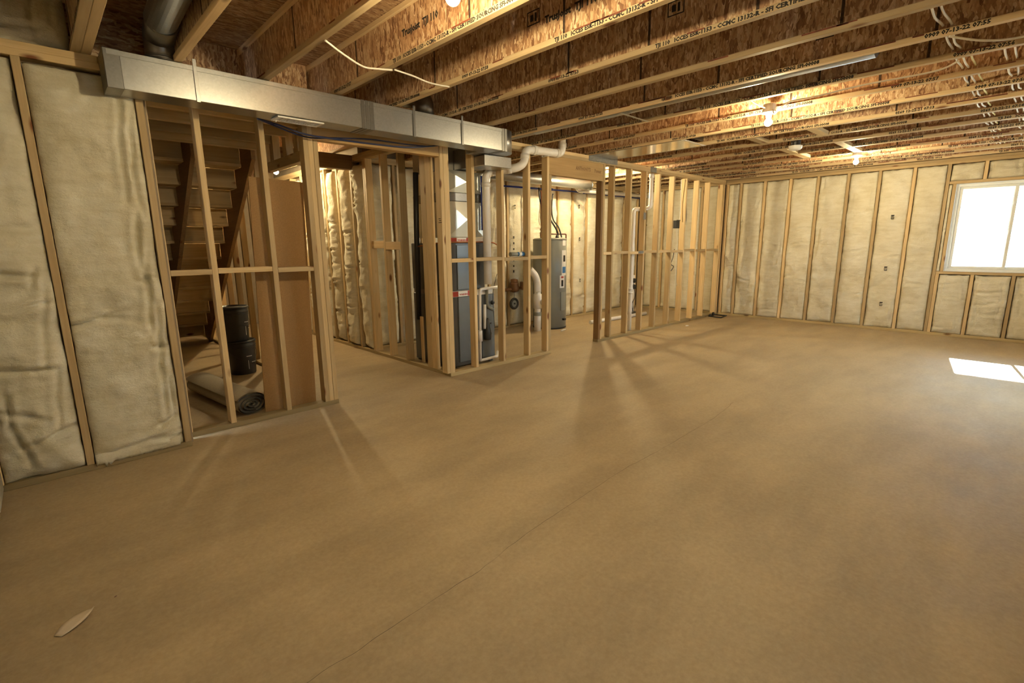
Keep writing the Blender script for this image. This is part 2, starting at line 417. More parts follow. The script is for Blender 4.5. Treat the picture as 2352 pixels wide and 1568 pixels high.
# torn tufts of fibreglass over the bottom plate
rs = random.Random(4)
tv, tf = [], []
nt_ = 46
for i in range(nt_+1):
    x = .098+.45*i/nt_
    zb = T - .004 - (.030*max(0, 1-(x-.09)/.26) + .004)*abs(noise.fractal(Vector((x*38, 2, 1)), .6, 2, 3))*1.7
    zt = T+.055+.015*noise.noise(Vector((x*12, 4, 4)))
    for k in range(5):
        t = k/4; z = zb*(1-t)+zt*t
        tv.append((x, y0 - .006 - .022*math.sin(math.pi*min(1, t*1.05))*(.7+.5*noise.noise(Vector((x*20, z*20, 0)))), z))
for i in range(nt_):
    for k in range(4): tf.append((i*5+k, (i+1)*5+k, (i+1)*5+k+1, i*5+k+1))
nb = len(tv)
tv += [(a, y0+.006, c) for a, b, c in tv]
ring = [i*5 for i in range(nt_+1)] + [nt_*5+k for k in range(1, 5)] + [i*5+4 for i in range(nt_-1, -1, -1)] + [k for k in (3, 2, 1)]
for k in range(len(ring)): tf.append((ring[(k+1) % len(ring)], ring[k], ring[k]+nb, ring[(k+1) % len(ring)]+nb))
from_py('loose_fibreglass', tv, tf, INSUL, wi, smooth=True)
# rim insulation above the corner wall, in the joist bay
batt('rim_batt', wi, (-.40, y0+.03, H), (1, 0, 0), .72, .29, 21, .03, .012, 6, .022, .04, .05)
# solid shell behind it
def shell(name, x, y, z, mat=SHEATH):
    o = box(name, None, x, y, z, mat, 0); o['kind'] = 'structure'; return o
shell('wall_corner_backing', (-.75, .64), (YI+D4+.004, YI+D4+.06), (0, H)); shell('wall_corner_rim', (-.75, .90), (YI+D4+.004, YI+D4+.03), (H+.001, 2.76), OSB_SUB)
shell('wall_near', (-.75, -.47), (-1.3, YI+D4), (0, 2.76))
wn = struct('wall_near_studs', (-.38, 1.5, 0))
lum('bottom_plate', wn, (-.465, -.376), (-.9, YI-.004), (0, T), 'treated')
lum('top_plate', wn, (-.465, -.376), (-.9, YI-.004), (H-2*T, H-T)); lum('top_plate', wn, (-.465, -.376), (-.9, YI-.004), (H-T, H))
for k in range(12): lum('stud', wn, (-.465, -.376), (YI-.046-.4064*k, YI-.008-.4064*k), (T, H-2*T))
for k in range(11): batt('insulation_batt', wn, (-.386, YI-.047-.4064*k, T), (0, -1, 0), .366, H-3*T, 100+k, .006, .05, 3, .006)
# ------------------------------------------------------------------ long left partition
wl = struct('wall_left', (4.5, YL+.045, 0)); y0, y1 = YL, YL+D4
for a, b in ((.62, 1.772), (3.0, 4.575), (5.55, 9.33)): lum('bottom_plate', wl, (a, b), (y0, y1), (0, T), 'treated')
for a, b, c in ((.62, 3.06, 0), (3.064, 6.75, 1), (6.754, 9.33, 2)): lum('top_plate', wl, (a, b), (y0, y1), (H-2*T, H-T))
for a, b in ((.62, 2.3), (2.304, 5.9), (5.904, 9.33)): lum('top_plate', wl, (a, b), (y0, y1), (H-T, H))
Z0, Z1 = T, H-2*T
sx = [.622, .914, 1.330, 1.652, 1.690]
for x in sx: lum('stud', wl, (x, x+T), (y0, y1), (Z0, Z1))
lum('jack_stud', wl, (1.730, 1.768), (y0, y1), (Z0, 2.195))
lum('header', wl, (1.730, 2.955), (y0+.006, y1-.006), (2.198, Z1), 'lvl')
# corner post
lum('stud', wl, (2.956, 2.994), (y0, y1), (Z0, Z1)); lum('stud', wl, (2.996, 3.060), (y0, y1), (Z0, Z1))
lum('jack_stud', wl, (2.915, 2.953), (y0+.001, y1-.003), (T*0+.0, 2.195)) if False else None
for x in (3.345, 3.756, 4.168, 4.489): lum('stud', wl, (x, x+T), (y0, y1), (Z0, Z1))
lum('jack_stud', wl, (4.530, 4.568), (y0, y1), (Z0, 2.163))
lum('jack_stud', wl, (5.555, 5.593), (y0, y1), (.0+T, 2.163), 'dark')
lum('header', wl, (4.530, 5.593), (y0+.004, y1-.004), (2.166, Z1), 'lvl')
rstuds = [5.596, 5.822, 6.235, 6.63, 7.017, 7.447, 7.853, 8.266, 8.673, 9.20, 9.26]
for x in rstuds: lum('stud', wl, (x, x+T), (y0, y1), (Z0, Z1))
# fire blocking at mid height
def blocks(xs, zc):
    for i in range(len(xs)-1):
        a, b = xs[i]+T+.001, xs[i+1]-.001
        if b-a > .08: lum('blocking', wl, (a, b), (y0+.001, y1-.001), (zc+.006*math.sin(i*2.3), zc+T+.006*math.sin(i*2.3)))
blocks([.622, .914, 1.330, 1.652], 1.172); blocks([3.022, 3.345, 3.756, 4.168, 4.489], 1.185)
blocks([5.596]+rstuds[1:10], 1.205)
# print on the door header, sealant over the plates
text('print', wl, "ANTHONY'S", .062, plain('faded_ink', (.24, .14, .06), .8), (5.02, y0+.0034, 2.265), (1, 0, 0), (0, 0, 1), .85)
text('print', wl, "Power", .062, bpy.data.materials['faded_ink'], (5.40, y0+.0034, 2.262), (1, 0, 0), (0, 0, 1), .85)
def blob(name, parent, x, y, z, mat, seed=1, amp=.012, n=22):
    vs_, fs = [], []
    nx, nz = n, 6
    for i in range(nx+1):
        for j in range(nz+1):
            u, v = i/nx, j/nz
            e = min(u*n*.15, (1-u)*n*.15, v*2, (1-v)*2, 1)
            xx = x[0]+(x[1]-x[0])*u; zz = z[0]+(z[1]-z[0])*v + .01*noise.noise(Vector((u*9, seed, v)))*(1 if j in (0, nz) else 0)
            vs_.append((xx, y - amp*e*(.7+.5*noise.noise(Vector((u*14, v*4, seed)))), zz))
    for i in range(nx):
        for j in range(nz): a = i*(nz+1)+j; fs.append((a, a+nz+1, a+nz+2, a+1))
    k = len(vs_); vs_ += [(a, y+.001, c) for a, b, c in vs_]
    ring = [i*(nz+1) for i in range(nx+1)] + [nx*(nz+1)+j for j in range(1, nz+1)] + [i*(nz+1)+nz for i in range(nx-1, -1, -1)] + [j for j in range(nz-1, 0, -1)]
    for q in range(len(ring)): fs.append((ring[(q+1) % len(ring)], ring[q], ring[q]+k, ring[(q+1) % len(ring)]+k))
    return from_py(name, vs_, fs, mat, parent, smooth=True)
blob('sealant', wl, (5.27, 5.90), y0-.001, (H-.062, H+.012), MASTIC, 3, .016)
blob('sealant', wl, (6.74, 6.91), y0-.001, (H-.074, H+.002), MASTIC, 5, .004)
blob('sealant', wl, (6.60, 6.67), y0-.001, (1.70, 1.80), MASTIC, 8, .004)
blob('sealant', wl, (6.50, 6.64), y0-.001, (1.205, 1.245), MASTIC, 9, .003)
# ------------------------------------------------------------------ hall wall (runs away from the corner post)
wh = struct('wall_hall', (XC+.045, 6.8, 0)); x0, x1 = XC, XC+D4
lum('bottom_plate', wh, (x0, x1), (YL+D4, 9.6), (0, T), 'treated')
lum('top_plate', wh, (x0, x1), (YL+D4, 9.6), (H-2*T, H-T)); lum('top_plate', wh, (x0, x1), (YL+D4, 9.6), (H-T, H))
lum('stud', wh, (x0-.0, x1), (YL+D4+.001, YL+D4+.039), (T, Z1)); 
lum('stud', wh, (x0, x0+.040), (4.335, 4.425), (T, Z1)); lum('stud', wh, (x0, x0+.040), (4.43, 4.52), (T, Z1))
for y in (4.925, 5.30, 5.665, 5.705): lum('stud', wh, (x0, x1), (y, y+T), (T, Z1))
hs = [5.705, 6.05, 6.45, 6.835, 7.24, 7.65, 8.05, 8.46, 8.86, 9.27, 9.56]
for y in hs[1:]: lum('stud', wh, (x0, x1), (y, y+T), (T, Z1))
for i in range(len(hs)-1):
    a, b = hs[i]+T, hs[i+1]
    batt('insulation_batt', wh, (x0+.012, b-.006, T+.005), (0, -1, 0), b-a-.05-.03*((i*7) % 3), H-3*T-.03, 40+i, .045, .018, 14, .032, .05, rag=.02, top_gap=.03)
lum('blocking', wh, (x0+.001, x1-.02), (4.965, 5.298), (1.315, 1.405)); lum('blocking', wh, (x0+.02, x1-.001), (5.34, 5.662), (1.33, 1.42))
shell('wall_hall_backing', (x1+.003, x1+.05), (YM+.10, 9.7), (0, 2.76))
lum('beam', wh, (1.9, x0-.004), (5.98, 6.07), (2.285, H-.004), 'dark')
# marker strokes on the post of the hall wall
for k, (a, b, z) in enumerate(((4.115, 4.150, 1.615), (4.110, 4.142, 1.597), (4.10, 4.152, 1.578))):
    box('marker_stroke', wl, (2.9550, 2.9561), (a, b), (z, z+.006), INK, 0)
# ------------------------------------------------------------------ mechanical room back wall and hall end
wb = struct('wall_back', (6.2, YM+.045, 0)); y0, y1 = YM, YM+D4
lum('bottom_plate', wb, (x1+.01, XF), (y0, y1), (0, T), 'treated')
lum('top_plate', wb, (x1+.01, XF), (y0, y1), (H-2*T, H-T)); lum('top_plate', wb, (x1+.01, XF), (y0, y1), (H-T, H))
bx = [3.10+.4064*k for k in range(15)]+[9.29]
for i, x in enumerate(bx):
    lum('stud', wb, (x, x+T), (y0, y1), (T, Z1))
    if i < len(bx)-1 and bx[i+1]-x > .12:
        batt('insulation_batt', wb, (x+T, y0+.004, T), (1, 0, 0), bx[i+1]-x-T, H-3*T, 60+i, .016, .026, 7, .024, .036, rag=.012)
shell('wall_back_backing', (x1+.06, 9.75), (YM+D4+.004, YM+D4+.06), (0, 2.76))
shell('wall_end', (-.75, 3.15), (9.6, 9.7), (0, 2.76)); shell('wall_stair_side', (.56, .617), (YL+.01, 9.6), (0, 2.76))
# ------------------------------------------------------------------ far wall with the window
wf = struct('wall_far', (XF+.045, 1.6, 0)); x0, x1 = XF, XF+D4
WY0, WY1, WZ0, WZ1 = -.30, .895, .918, 2.112     # rough opening
for i, y in enumerate((4.19, 4.52, 4.93, 5.33, 5.74)):
    lum('stud', wf, (x0, x1), (y, y+T), (T, Z1))
    batt('insulation_batt', wf, (x0+.004, (4.52, 4.93, 5.33, 5.74, 5.905)[i], T), (0, -1, 0), (4.52, 4.93, 5.33, 5.74, 5.905)[i]-y-T, H-3*T, 170+i, .016, .03, 5, .02, .025)
lum('bottom_plate', wf, (x0, x1), (YL+D4+.002, YM-.002), (0, T), 'treated'); lum('top_plate', wf, (x0, x1), (YL+D4+.002, YM-.002), (H-2*T, H-T)); lum('top_plate', wf, (x0, x1), (YL+D4+.002, YM-.002), (H-T, H))
lum('bottom_plate', wf, (x0, x1), (-.9, YL-.002), (0, T), 'treated')
lum('top_plate', wf, (x0, x1), (-.9, YL-.002), (H-2*T, H-T)); lum('top_plate', wf, (x0, x1), (-.9, YL-.002), (H-T, H))
fs_ = [4.046, 3.805, 3.398, 2.99, 2.580, 2.165, 1.762, 1.352]
for y in fs_: lum('stud', wf, (x0, x1), (y, y+T), (T, Z1))
lum('stud', wf, (x0, x1), (.975, 1.013), (T, Z1)); lum('jack_stud', wf, (x0, x1), (.935, .973), (T, WZ0-T))
lum('jack_stud', wf, (x0, x1), (.897, .933), (WZ0, WZ1))
lum('stud', wf, (x0, x1), (-.42, -.382), (T, Z1)); lum('jack_stud', wf, (x0, x1), (-.340, -.302), (WZ0, WZ1))
lum('rough_sill', wf, (x0, x1), (-.380, .973), (WZ0-T, WZ0-.001)); lum('window_header', wf, (x0, x1), (-.380, .973), (WZ1+.001, WZ1+T))
for y in (.562, .155, -.25): lum('cripple', wf, (x0, x1), (y, y+T), (T, WZ0-T))
for y in (.60, .20, -.2): lum('cripple', wf, (x0, x1), (y, y+T), (WZ1+T, Z1))
ys = [YL-.004]+fs_
def fb(ya, yb, za, zb, seed, **k):
    return batt('insulation_batt', wf, (x0+.004, ya, za), (0, -1, 0), ya-yb, zb-za, seed, **dict(dict(bulge=.016, res=.02, crease=5, lump=.030, edge=.026, rag=.010), **k))
R13 = None
allst = [(4.046, 3.843), (3.805, 3.436), (3.398, 3.028), (2.99, 2.618), (2.58, 2.203), (2.165, 1.80), (1.762, 1.39), (1.352, 1.013)]
for i, (a, b) in enumerate(allst):
    fb(a, b, T, Z1, 80+i, crease=(9, 6, 8, 8, 10, 5, 2, 3)[i])
fb(.935, .60, T, WZ0-T, 90, crease=7, res=.018); fb(.562, .193, T, WZ0-T, 91, crease=9, res=.018); fb(.155, -.212, T, WZ0-T, 92, crease=8, res=.02); fb(-.25, -.38, T, WZ0-T, 93)
fb(.975, .638, WZ1+T, Z1, 94, crease=3, res=.018); fb(.60, .238, WZ1+T, Z1, 95, crease=3, res=.018); fb(.2, -.162, WZ1+T, Z1, 96); fb(-.2, -.38, WZ1+T, Z1, 97)
fb(.975, .933, WZ0, WZ1, 98, crease=1, res=.014, edge=.012, bulge=.0)
for z in (1.70, .943, .406): text('print', wf, 'R13', .052, INK, (x0-.036, 1.575, z+.03), (0, 0, -1), (0, -1, 0), .8)
for k in range(2): fb((-.42, -.75)[k], (-.71, -.9)[k], T, Z1, 130+k)
lum('stud', wf, (x0, x1), (-.75, -.712), (T, Z1))
# sheathing with the window hole
for a, b, c, d in ((-1.3, WY0, 0, 2.76), (WY1, 6.1, 0, 2.76), (WY0, WY1, 0, WZ0), (WY0, WY1, WZ1, 2.76)):
    shell('wall_far_sheathing', (x1+.003, x1+.06), (a, b), (c, d))
def window(name, origin, ax, w, h, label=None):
    "sliding window; ax = unit vector along the width, faces ax x z into the room"
    r = struct(name, origin); A = Vector(ax); Nn = -A.cross(Vector((0, 0, 1)))    # outwards
    def bar(nm, par, u, v, n, mat=VINYL, ch=.004):
        c0 = Vector(origin) + A*u[0] + Vector((0, 0, v[0])) + Nn*n[0]; c1 = Vector(origin) + A*u[1] + Vector((0, 0, v[1])) + Nn*n[1]
        lo = [min(c0[i], c1[i]) for i in range(3)]; hi = [max(c0[i], c1[i]) for i in range(3)]
        return box(nm, par, (lo[0], hi[0]), (lo[1], hi[1]), (lo[2], hi[2]), mat, ch)
    f = .038; n = (.035, .115)
    bar('frame', r, (0, w), (0, f), n); bar('frame', r, (0, w), (h-f, h), n); bar('frame', r, (0, f), (f, h-f), n); bar('frame', r, (w-f, w), (f, h-f), n)
    for k, (a, b, nn) in enumerate(((f, w*.5+.022, (.055, .08)), (w*.5-.022, w-f, (.083, .108)))):
        s = empty('sash', origin, None); s.parent = r; s.location = (0, 0, 0)
        t = .036
        bar('rail', s, (a, b), (f, f+t), nn); bar('rail', s, (a, b), (h-f-t, h-f), nn)
        bar('stile', s, (a, a+t), (f+t, h-f-t), nn); bar('stile', s, (b-t, b), (f+t, h-f-t), nn)
        bar('pane', s, (a+t, b-t), (f+t, h-f-t), ((nn[0]+nn[1])/2-.003, (nn[0]+nn[1])/2+.003), GLASS, 0)
        if k == 0:
            for z in (.42*h, .74*h): bar('latch', s, (b-.03, b-.012), (z, z+.05), (nn[0]-.012, nn[0]), VINYL, .003)
    bar('liner', r, (0, w), (-.001, .004), (-.004, .035)); bar('liner', r, (0, .004), (.004, h), (-.004, .035)); bar('liner', r, (0, w), (h-.004, h), (-.004, .035)); bar('liner', r, (w-.004, w), (.004, h-.004), (-.004, .035))
    return r
window('window_1', (XF+.0, WY1, WZ0+.002), (0, -1, 0), WY1-WY0, WZ1-WZ0-.004)
# ------------------------------------------------------------------ rear wall (behind the camera) with the second window and an added third
wr = struct('wall_rear', (4.5, -.945, 0)); R0, R1 = -.989, -.90
RW = [(.90, 1.50, 1.45, 2.11), (5.60, 6.80, .92, 2.11)]  # second opening is an unseen window added to bring daylight to the far wall
lum('bottom_plate', wr, (-.43, XF), (R0, R1), (0, T), 'treated'); lum('top_plate', wr, (-.43, XF), (R0, R1), (H-2*T, H-T)); lum('top_plate', wr, (-.43, XF), (R0, R1), (H-T, H))
x = -.40
while x < XF-.1:
    if not any(a-.06 < x < b+.04 for a, b, c, d in RW): lum('stud', wr, (x, x+T), (R0, R1), (T, Z1))
    x += .4064
prev = -.36
for i, (a, b, c, d) in enumerate(RW):
    for x in (a-.040, b+.002): lum('stud', wr, (x, x+T), (R0, R1), (T, Z1))
    lum('rough_sill', wr, (a, b), (R0, R1), (c-T, c-.001)); lum('window_header', wr, (a, b), (R0, R1), (d+.001, d+T))
    for k, (p, q, r, t) in enumerate(((prev, a-.045, T, Z1), (a, b, T, c-T), (a, b, d+T, Z1))):
        batt('insulation_batt', wr, (q, R1-.012, r), (-1, 0, 0), q-p, t-r, 150+5*i+k, .008, .08, 3)
    for p, q, r, t in ((prev-.4 if i == 0 else prev, a, 0, 2.76), (a, b, 0, c), (a, b, d, 2.76)): shell('wall_rear_sheathing', (p, q), (R0-.06, R0-.003), (r, t))
    window('window_%d' % (i+2), (b, R1, c+.002), (-1, 0, 0), b-a, d-c-.004)
    prev = b
batt('insulation_batt', wr, (XF-.01, R1-.012, T), (-1, 0, 0), XF-.02-prev-.045, Z1-T, 165, .008, .08, 3)
shell('wall_rear_sheathing', (prev, 9.75), (R0-.06, R0-.003), (0, 2.76))
# ------------------------------------------------------------------ ceiling: subfloor and I-joists
ce = struct('ceiling', (4.5, 2, H))
zt = H+.302
for i in range(5):
    for j in range(9):
        a = -.75+2.1*i; b = -1.3+1.22*j
        box('subfloor_panel', ce, (a, a+2.097), (b, min(b+1.217, 9.9)), (zt, zt+.018), OSB_SUB, .001)
S110 = 'TJI 110   ICCES ESR-1153 - CCMC 13132-R - SFI CERTIFIED SOURCING SFI-00008'
S360 = 'TJI 360   ICCES ESR-1153 - CCMC 13132-R - SFI CERTIFIED SOURCING SFI-00008'
D110 = '0909 07-13-22 07:5%d'; D360 = '0569 12-22-21 07:1%d'
JX = [.354, .40] + [.81+.4987*k for k in range(18)]
starts = {5: 2.012, 6: 1.68, 8: 2.215, 10: 2.53}
jr = random.Random(12)
def web_mesh_panel(parent, x, a, b, z0, z1):
    return box('web_panel', parent, (x-.0048, x+.0048), (a, b), (z0, z1), OSB_WEB, 0)
for i, xm in enumerate(JX):
    big = xm > 5.7
    fw, fh = (.0587, .035) if big else (.0445, .033)
    ye = 3.99 if i < 2 else (YL+D4 if i in (2, 3) else 9.6)
    if i == len(JX)-1: ye = 6.0
    ys_ = -.98; xc = xm-fw/2
    j = empty('joist', (xc, 2, H), ce); j.location = Vector((xc, 2, H)) - Vector(ce.location)
    lum('bottom_flange', j, (xc-fw/2, xc+fw/2), (ys_, ye), (H+.0005, H+fh), 'flange')
    lum('top_flange', j, (xc-fw/2, xc+fw/2), (ys_, ye), (zt-fh, zt-.0005), 'flange')
    cut = ys_ + jr.uniform(.2, 1.1); prev = ys_
    while prev < ye-.01:
        nx_ = min(cut, ye)
        web_mesh_panel(j, xc, prev, nx_-.004, H+fh, zt-fh)
        if nx_ < ye: box('glue_joint', j, (xc-.0056, xc+.0056), (nx_-.009, nx_+.006), (H+fh, zt-fh), SPLAT, 0)
        prev = nx_; cut = nx_ + jr.choice((1.22, 1.22, .61))
    # mill print on the flange, read from the camera side
    s, d = (S360, D360) if big else (S110, D110)
    y0_ = starts.get(i, jr.uniform(2.0, 3.6)); xf = xc-fw/2-.0006
    zz = H+fh*.5-.0105
    if i in (2, 3, 7): y0_ = None                     # plain, unprinted side
    if y0_:
        yy = y0_ + 2.45
        while yy > -.3:
            if yy < ye: text('mill_print', j, s, .029, INK, (xf, yy, zz), (0, -1, 0), (0, 0, 1), 1.1)
            if yy-1.66 < ye: text('mill_print', j, d % (3+i % 6), .029, INK, (xf, yy-1.62, zz), (0, -1, 0), (0, 0, 1), 1.1)
            yy -= 2.45
    # smears of red end-sealer wax along the print side and dark stamps on the web
    for k in range(9):
        a = jr.uniform(-.5, 3.9); L = jr.uniform(.03, .22)
        if a+L < ye: box('wax_smear', j, (xf-.0002, xf+.0004), (a, a+L), (H+fh-jr.uniform(.008, .012), H+fh-.002), RUST, 0)
    if i in (4, 5, 9, 13):
        ty = {4: 2.80, 5: 2.10}.get(i, 1.9)
        text('web_print', j, 'TrusJoist  TJI %d' % (360 if big else 110), .052, INK, (xc-.0056, ty, H+.13), (0, -1, 0), (0, 0, 1), 1.0)
    if i in (5, 6, 8, 9, 10):
        ty = {5: 2.24, 6: 1.62, 8: 1.15, 9: .72, 10: 2.3}[i]
        for a, b, c, d2 in ((0, .10, 0, .006), (0, .10, .07, .076), (0, .006, 0, .07), (.094, .10, 0, .07), (.025, .05, .02, .055), (.06, .075, .015, .06)):
            box('web_stamp', j, (xc-.0056, xc-.0047), (ty-b, ty-a), (H+.15+c, H+.15+d2), INK, 0)
# flat blocks nailed under the far joists
for (a, b, y) in ((5.80, 6.236, 1.73), (5.80, 6.236, 2.32), (6.79, 7.23, 1.735), (7.292, 7.73, 1.735), (6.79, 7.23, 2.32), (7.292, 7.73, 2.32)):
    lum('bridging', ce, (a, b), (y-.044, y+.044), (H-.0+.002, H+.040))
# rim boards closing the joist ends
for a, b, c, d in ((-.75, 9.75, -1.05, -1.0),): shell('wall_rim', (a, b), (c, d), (H, zt))
shell('wall_stair_rim', (.56, 1.76), (YL+D4+.003, YL+D4+.03), (H, zt), OSB_WEB)
# ------------------------------------------------------------------ stair side wall
ws = struct('wall_stair', (1.85, 6.8, 0))
sa, sb = 1.740, 1.804
lum('bottom_plate', ws, (sa, sb), (5.26, 9.6), (0, T), 'treated')
lum('header', ws, (sa, sb), (YL+D4+.002, 5.30), (2.07, 2.155)); lum('top_plate', ws, (sa, sb), (YL+D4+.002, 9.6), (H-T, H)); lum('top_plate', ws, (sa, sb), (YL+D4+.002, 9.6), (H-2*T, H-T))
for y in (4.24, 4.44, 4.70, 5.02): lum('cripple', ws, (sa, sb), (y, y+.085), (2.156, H-2*T))
for y in (5.26, 5.302, 5.60, 5.90, 6.31, 6.71, 7.12, 7.53, 7.93, 8.34, 8.75, 9.15): lum('stud', ws, (sa, sb), (y, y+T), (T, H-2*T if y > 5.3 else 2.069))
# ------------------------------------------------------------------ staircase seen from below
st = thing('staircase', 'open-backed wooden staircase seen from underneath behind the left studs', 'staircase', (1.2, 7, 0))
RISE, RUN = .192, .238
def ky(k): return 7.06-RUN*k
def kz(k): return 1.25+RISE*k
for k in range(-6, 6):
    z = kz(k); y = ky(k)
    if k < 6: lum('tread', st, (.70, 1.69), (y-RUN-.03, y-.012), (z+RISE-.030, z+RISE), 'pine')
    if z+RISE < 2.76: lum('riser', st, (.70, 1.69), (y-.010, y+.010), (max(z-.022, .002), z+RISE-.031), 'pine')
for x in (.720, 1.195, 1.710):
    prof = []
    for k in range(-6, 6):
        prof += [(ky(k)-.013, max(kz(k)-.03, .001)), (ky(k)-.013, kz(k)+RISE-.031)]
    ytop = 5.50
    prof += [(ytop, kz(5)+RISE-.031)]
    zb = 2.215
    prof += [(ytop, zb), (ytop+zb/(RISE/RUN), .001)]
    n_ = len(prof); vs_ = [(x-.019, a, b) for a, b in prof]+[(x+.019, a, b) for a, b in prof]
    bm = bmesh.new(); q = [bm.verts.new(v) for v in vs_]
    bm.faces.new(q[:n_]); bm.faces.new(q[n_:][::-1])
    for k in range(n_): bm.faces.new((q[k], q[n_+k], q[n_+(k+1) % n_], q[(k+1) % n_]))
    bmesh.ops.recalc_face_normals(bm, faces=bm.faces); me = bpy.data.meshes.new('stringer'); bm.to_mesh(me); bm.free()
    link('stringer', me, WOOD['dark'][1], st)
ld = thing('stair_landing', 'row of dark landing joists above the top of the staircase', 'landing', (1.2, 4.85, 2.3))
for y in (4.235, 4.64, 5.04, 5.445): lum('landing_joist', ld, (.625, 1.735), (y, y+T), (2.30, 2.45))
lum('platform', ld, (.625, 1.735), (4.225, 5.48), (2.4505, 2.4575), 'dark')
# ------------------------------------------------------------------ brown fibreboard leaning behind the studs
pn = thing('fibreboard_sheet', 'tall brown fibreboard sheet standing behind the left stud partition', 'board', (1.42, 4.26, 0))
bm = bmesh.new(); bmesh.ops.create_cube(bm, size=1)
for v in bm.verts: v.co = Vector((v.co.x*.40, v.co.y*.012, v.co.z*1.88))
bmesh.ops.bevel(bm, geom=bm.edges[:], offset=.002, segments=1, affect='EDGES')
me = bpy.data.meshes.new('sheet'); bm.to_mesh(me); bm.free()
o = link('sheet', me, BOARD, pn, (0, 0, .942), world=False); o.rotation_euler = (0, math.radians(1.9), 0); o.location = (.02, 0, .950)
o2 = link('sheet', me, BOARD, pn, (0, 0, 0), world=False); o2.rotation_euler = (0, math.radians(1.6), 0); o2.location = (.045, .016, .948)
# ------------------------------------------------------------------ buckets
def bucket(name, label, loc, rot, group):
    b = thing(name, label, 'bucket', loc, rot, group)
    lathe('shell', b, [(.122, 0), (.126, .004), (.140, .27), (.143, .30), (.143, .36), (.136, .36), (.134, .30), (.118, .008)], BLACKR, loc, 40)
    for z in (.285, .31): lathe('rib', b, [(.142, z), (.149, z+.002), (.149, z+.007), (.142, z+.009)], BLACKR, (loc[0], loc[1], loc[2]), 40)
    lathe('lid', b, [(.146, .350), (.152, .352), (.152, .366), (.146, .371), (.134, .371), (.130, .362), (.02, .362)], BLACKR, loc, 40)
    tube('bail', b, [(loc[0]+.145*math.cos(a), loc[1]-.145*abs(math.sin(a))*.99-.004, loc[2]+.29-.13*math.sin(a)) for a in [math.pi*k/14 for k in range(15)]], .0022, BLACK, 6)
    for (u, v, w_, h_) in ((-.02, .20, .055, .006), (.03, .13, .055, .005), (-.005, .06, .004, .10)):
        a0 = -math.pi/2+u/.13
        vs_, fs = [], []
        for k in range(7):
            a = a0+w_/.13*k/6; r = .1405+ (v-.2)*.05 + .0035
            vs_ += [(r*math.cos(a), r*math.sin(a), v), ((r+.0003)*math.cos(a), (r+.0003)*math.sin(a), v+h_)]
            if k: fs.append((2*k-2, 2*k, 2*k+1, 2*k-1))
        from_py('print', vs_, fs, WHITE, b, loc)
    return b
bucket('bucket', 'black lidded bucket on the floor, lower of the stack of two', (1.50, 5.90, 0), .2, 'stacked buckets')
bucket('bucket', 'black lidded bucket on top of the other, scratched in white', (1.465, 5.90, .372), .6, 'stacked buckets')
# ------------------------------------------------------------------ carpet roll
cr = thing('carpet_roll', 'short roll of beige carpet lying behind the left partition', 'carpet', (1.05, 4.9, 0))
A0, A1 = Vector((1.135, 4.33, 0)), Vector((.985, 5.42, 0)); ax = (A1-A0).normalized(); sd = Vector((ax.y, -ax.x, 0))
def spiral(turn0=.25, turns=3.6, n=150):
    out = []
    for k in range(n+1):
        a = 2*math.pi*turns*k/n; r = .016+ (.118-.016)*(k/n)
        out.append((r*1.22*math.cos(a-1.2), r*.86*math.sin(a-1.2)))
    return out
sp = spiral(); zmin = min(p[1] for p in sp); vs_, fs = [], []
th = .011
for e, P in enumerate((A0, A1)):
    for k, (a, b) in enumerate(sp):
        l = math.hypot(a, b); vs_.append(P+sd*a+Vector((0, 0, b-zmin+.001)))
    for k, (a, b) in enumerate(sp):
        l = math.hypot(a, b)+1e-6; vs_.append(P+sd*(a*(1-th/l))+Vector((0, 0, b*(1-th/l)-zmin+.001)))
n_ = len(sp)
for k in range(n_-1):
    fs.append((k, k+1, 2*n_+k+1, 2*n_+k)); fs.append((n_+k+1, n_+k, 3*n_+k, 3*n_+k+1))
from_py('backing', vs_, fs, CARPETB, cr, smooth=True)
pf = []
for k in range(n_-1): pf += [(k+1, k, n_+k, n_+k+1), (2*n_+k, 2*n_+k+1, 3*n_+k+1, 3*n_+k)]
# pile fills between the windings, slightly recessed from the ends
pv, pf = [], []
for e, P in enumerate((A0+ax*.006, A1-ax*.006)):
    for k, (a, b) in enumerate(sp):
        l = math.hypot(a, b)+1e-6; q = .030
        pv.append(P+sd*(a*(1-th/l))+Vector((0, 0, b*(1-th/l)-zmin+.001)))
    for k, (a, b) in enumerate(sp):
        l = math.hypot(a, b)+1e-6; q = min(.026, l*.75)
        pv.append(P+sd*(a*(1-q/l))+Vector((0, 0, b*(1-q/l)-zmin+.001)))
for k in range(n_-1): pf += [(k, n_+k, n_+k+1, k+1), (2*n_+k, 2*n_+k+1, 3*n_+k+1, 3*n_+k), (n_+k, 3*n_+k, 3*n_+k+1, n_+k+1)]
from_py('pile', pv, pf, CARPETE, cr)
# ------------------------------------------------------------------ trunk duct under the joists
du = thing('trunk_duct', 'long galvanised rectangular trunk duct hung under the joists', 'duct', (2, 3.8, 2.25))
DY0, DY1, DZ0, DZ1 = 3.700, 3.898, 2.250, 2.452
def duct_sec(a, b, mat=GALV):
    ins = .0012
    o = box('duct_section', du, (a, b), (DY0, DY1), (DZ0, DZ1), GALV, .003); return o
duct_sec(.435, 2.005); duct_sec(2.010, 3.42)
box('seam_flange', du, (.445, 3.41), (DY0-.0035, DY0), (DZ1-.030, DZ1-.002), GALV, .001)
box('end_cap', du, (.428, .505), (DY0-.003, DY1+.003), (DZ0-.003, DZ1+.003), GALVD, .003)
for a, b in ((1.955, 1.985), (1.990, 2.020), (2.024, 2.062)): box('drive_cleat', du, (a, b), (DY0-.005, DY1+.004), (DZ0-.004, DZ1+.002), GALVD, .002)
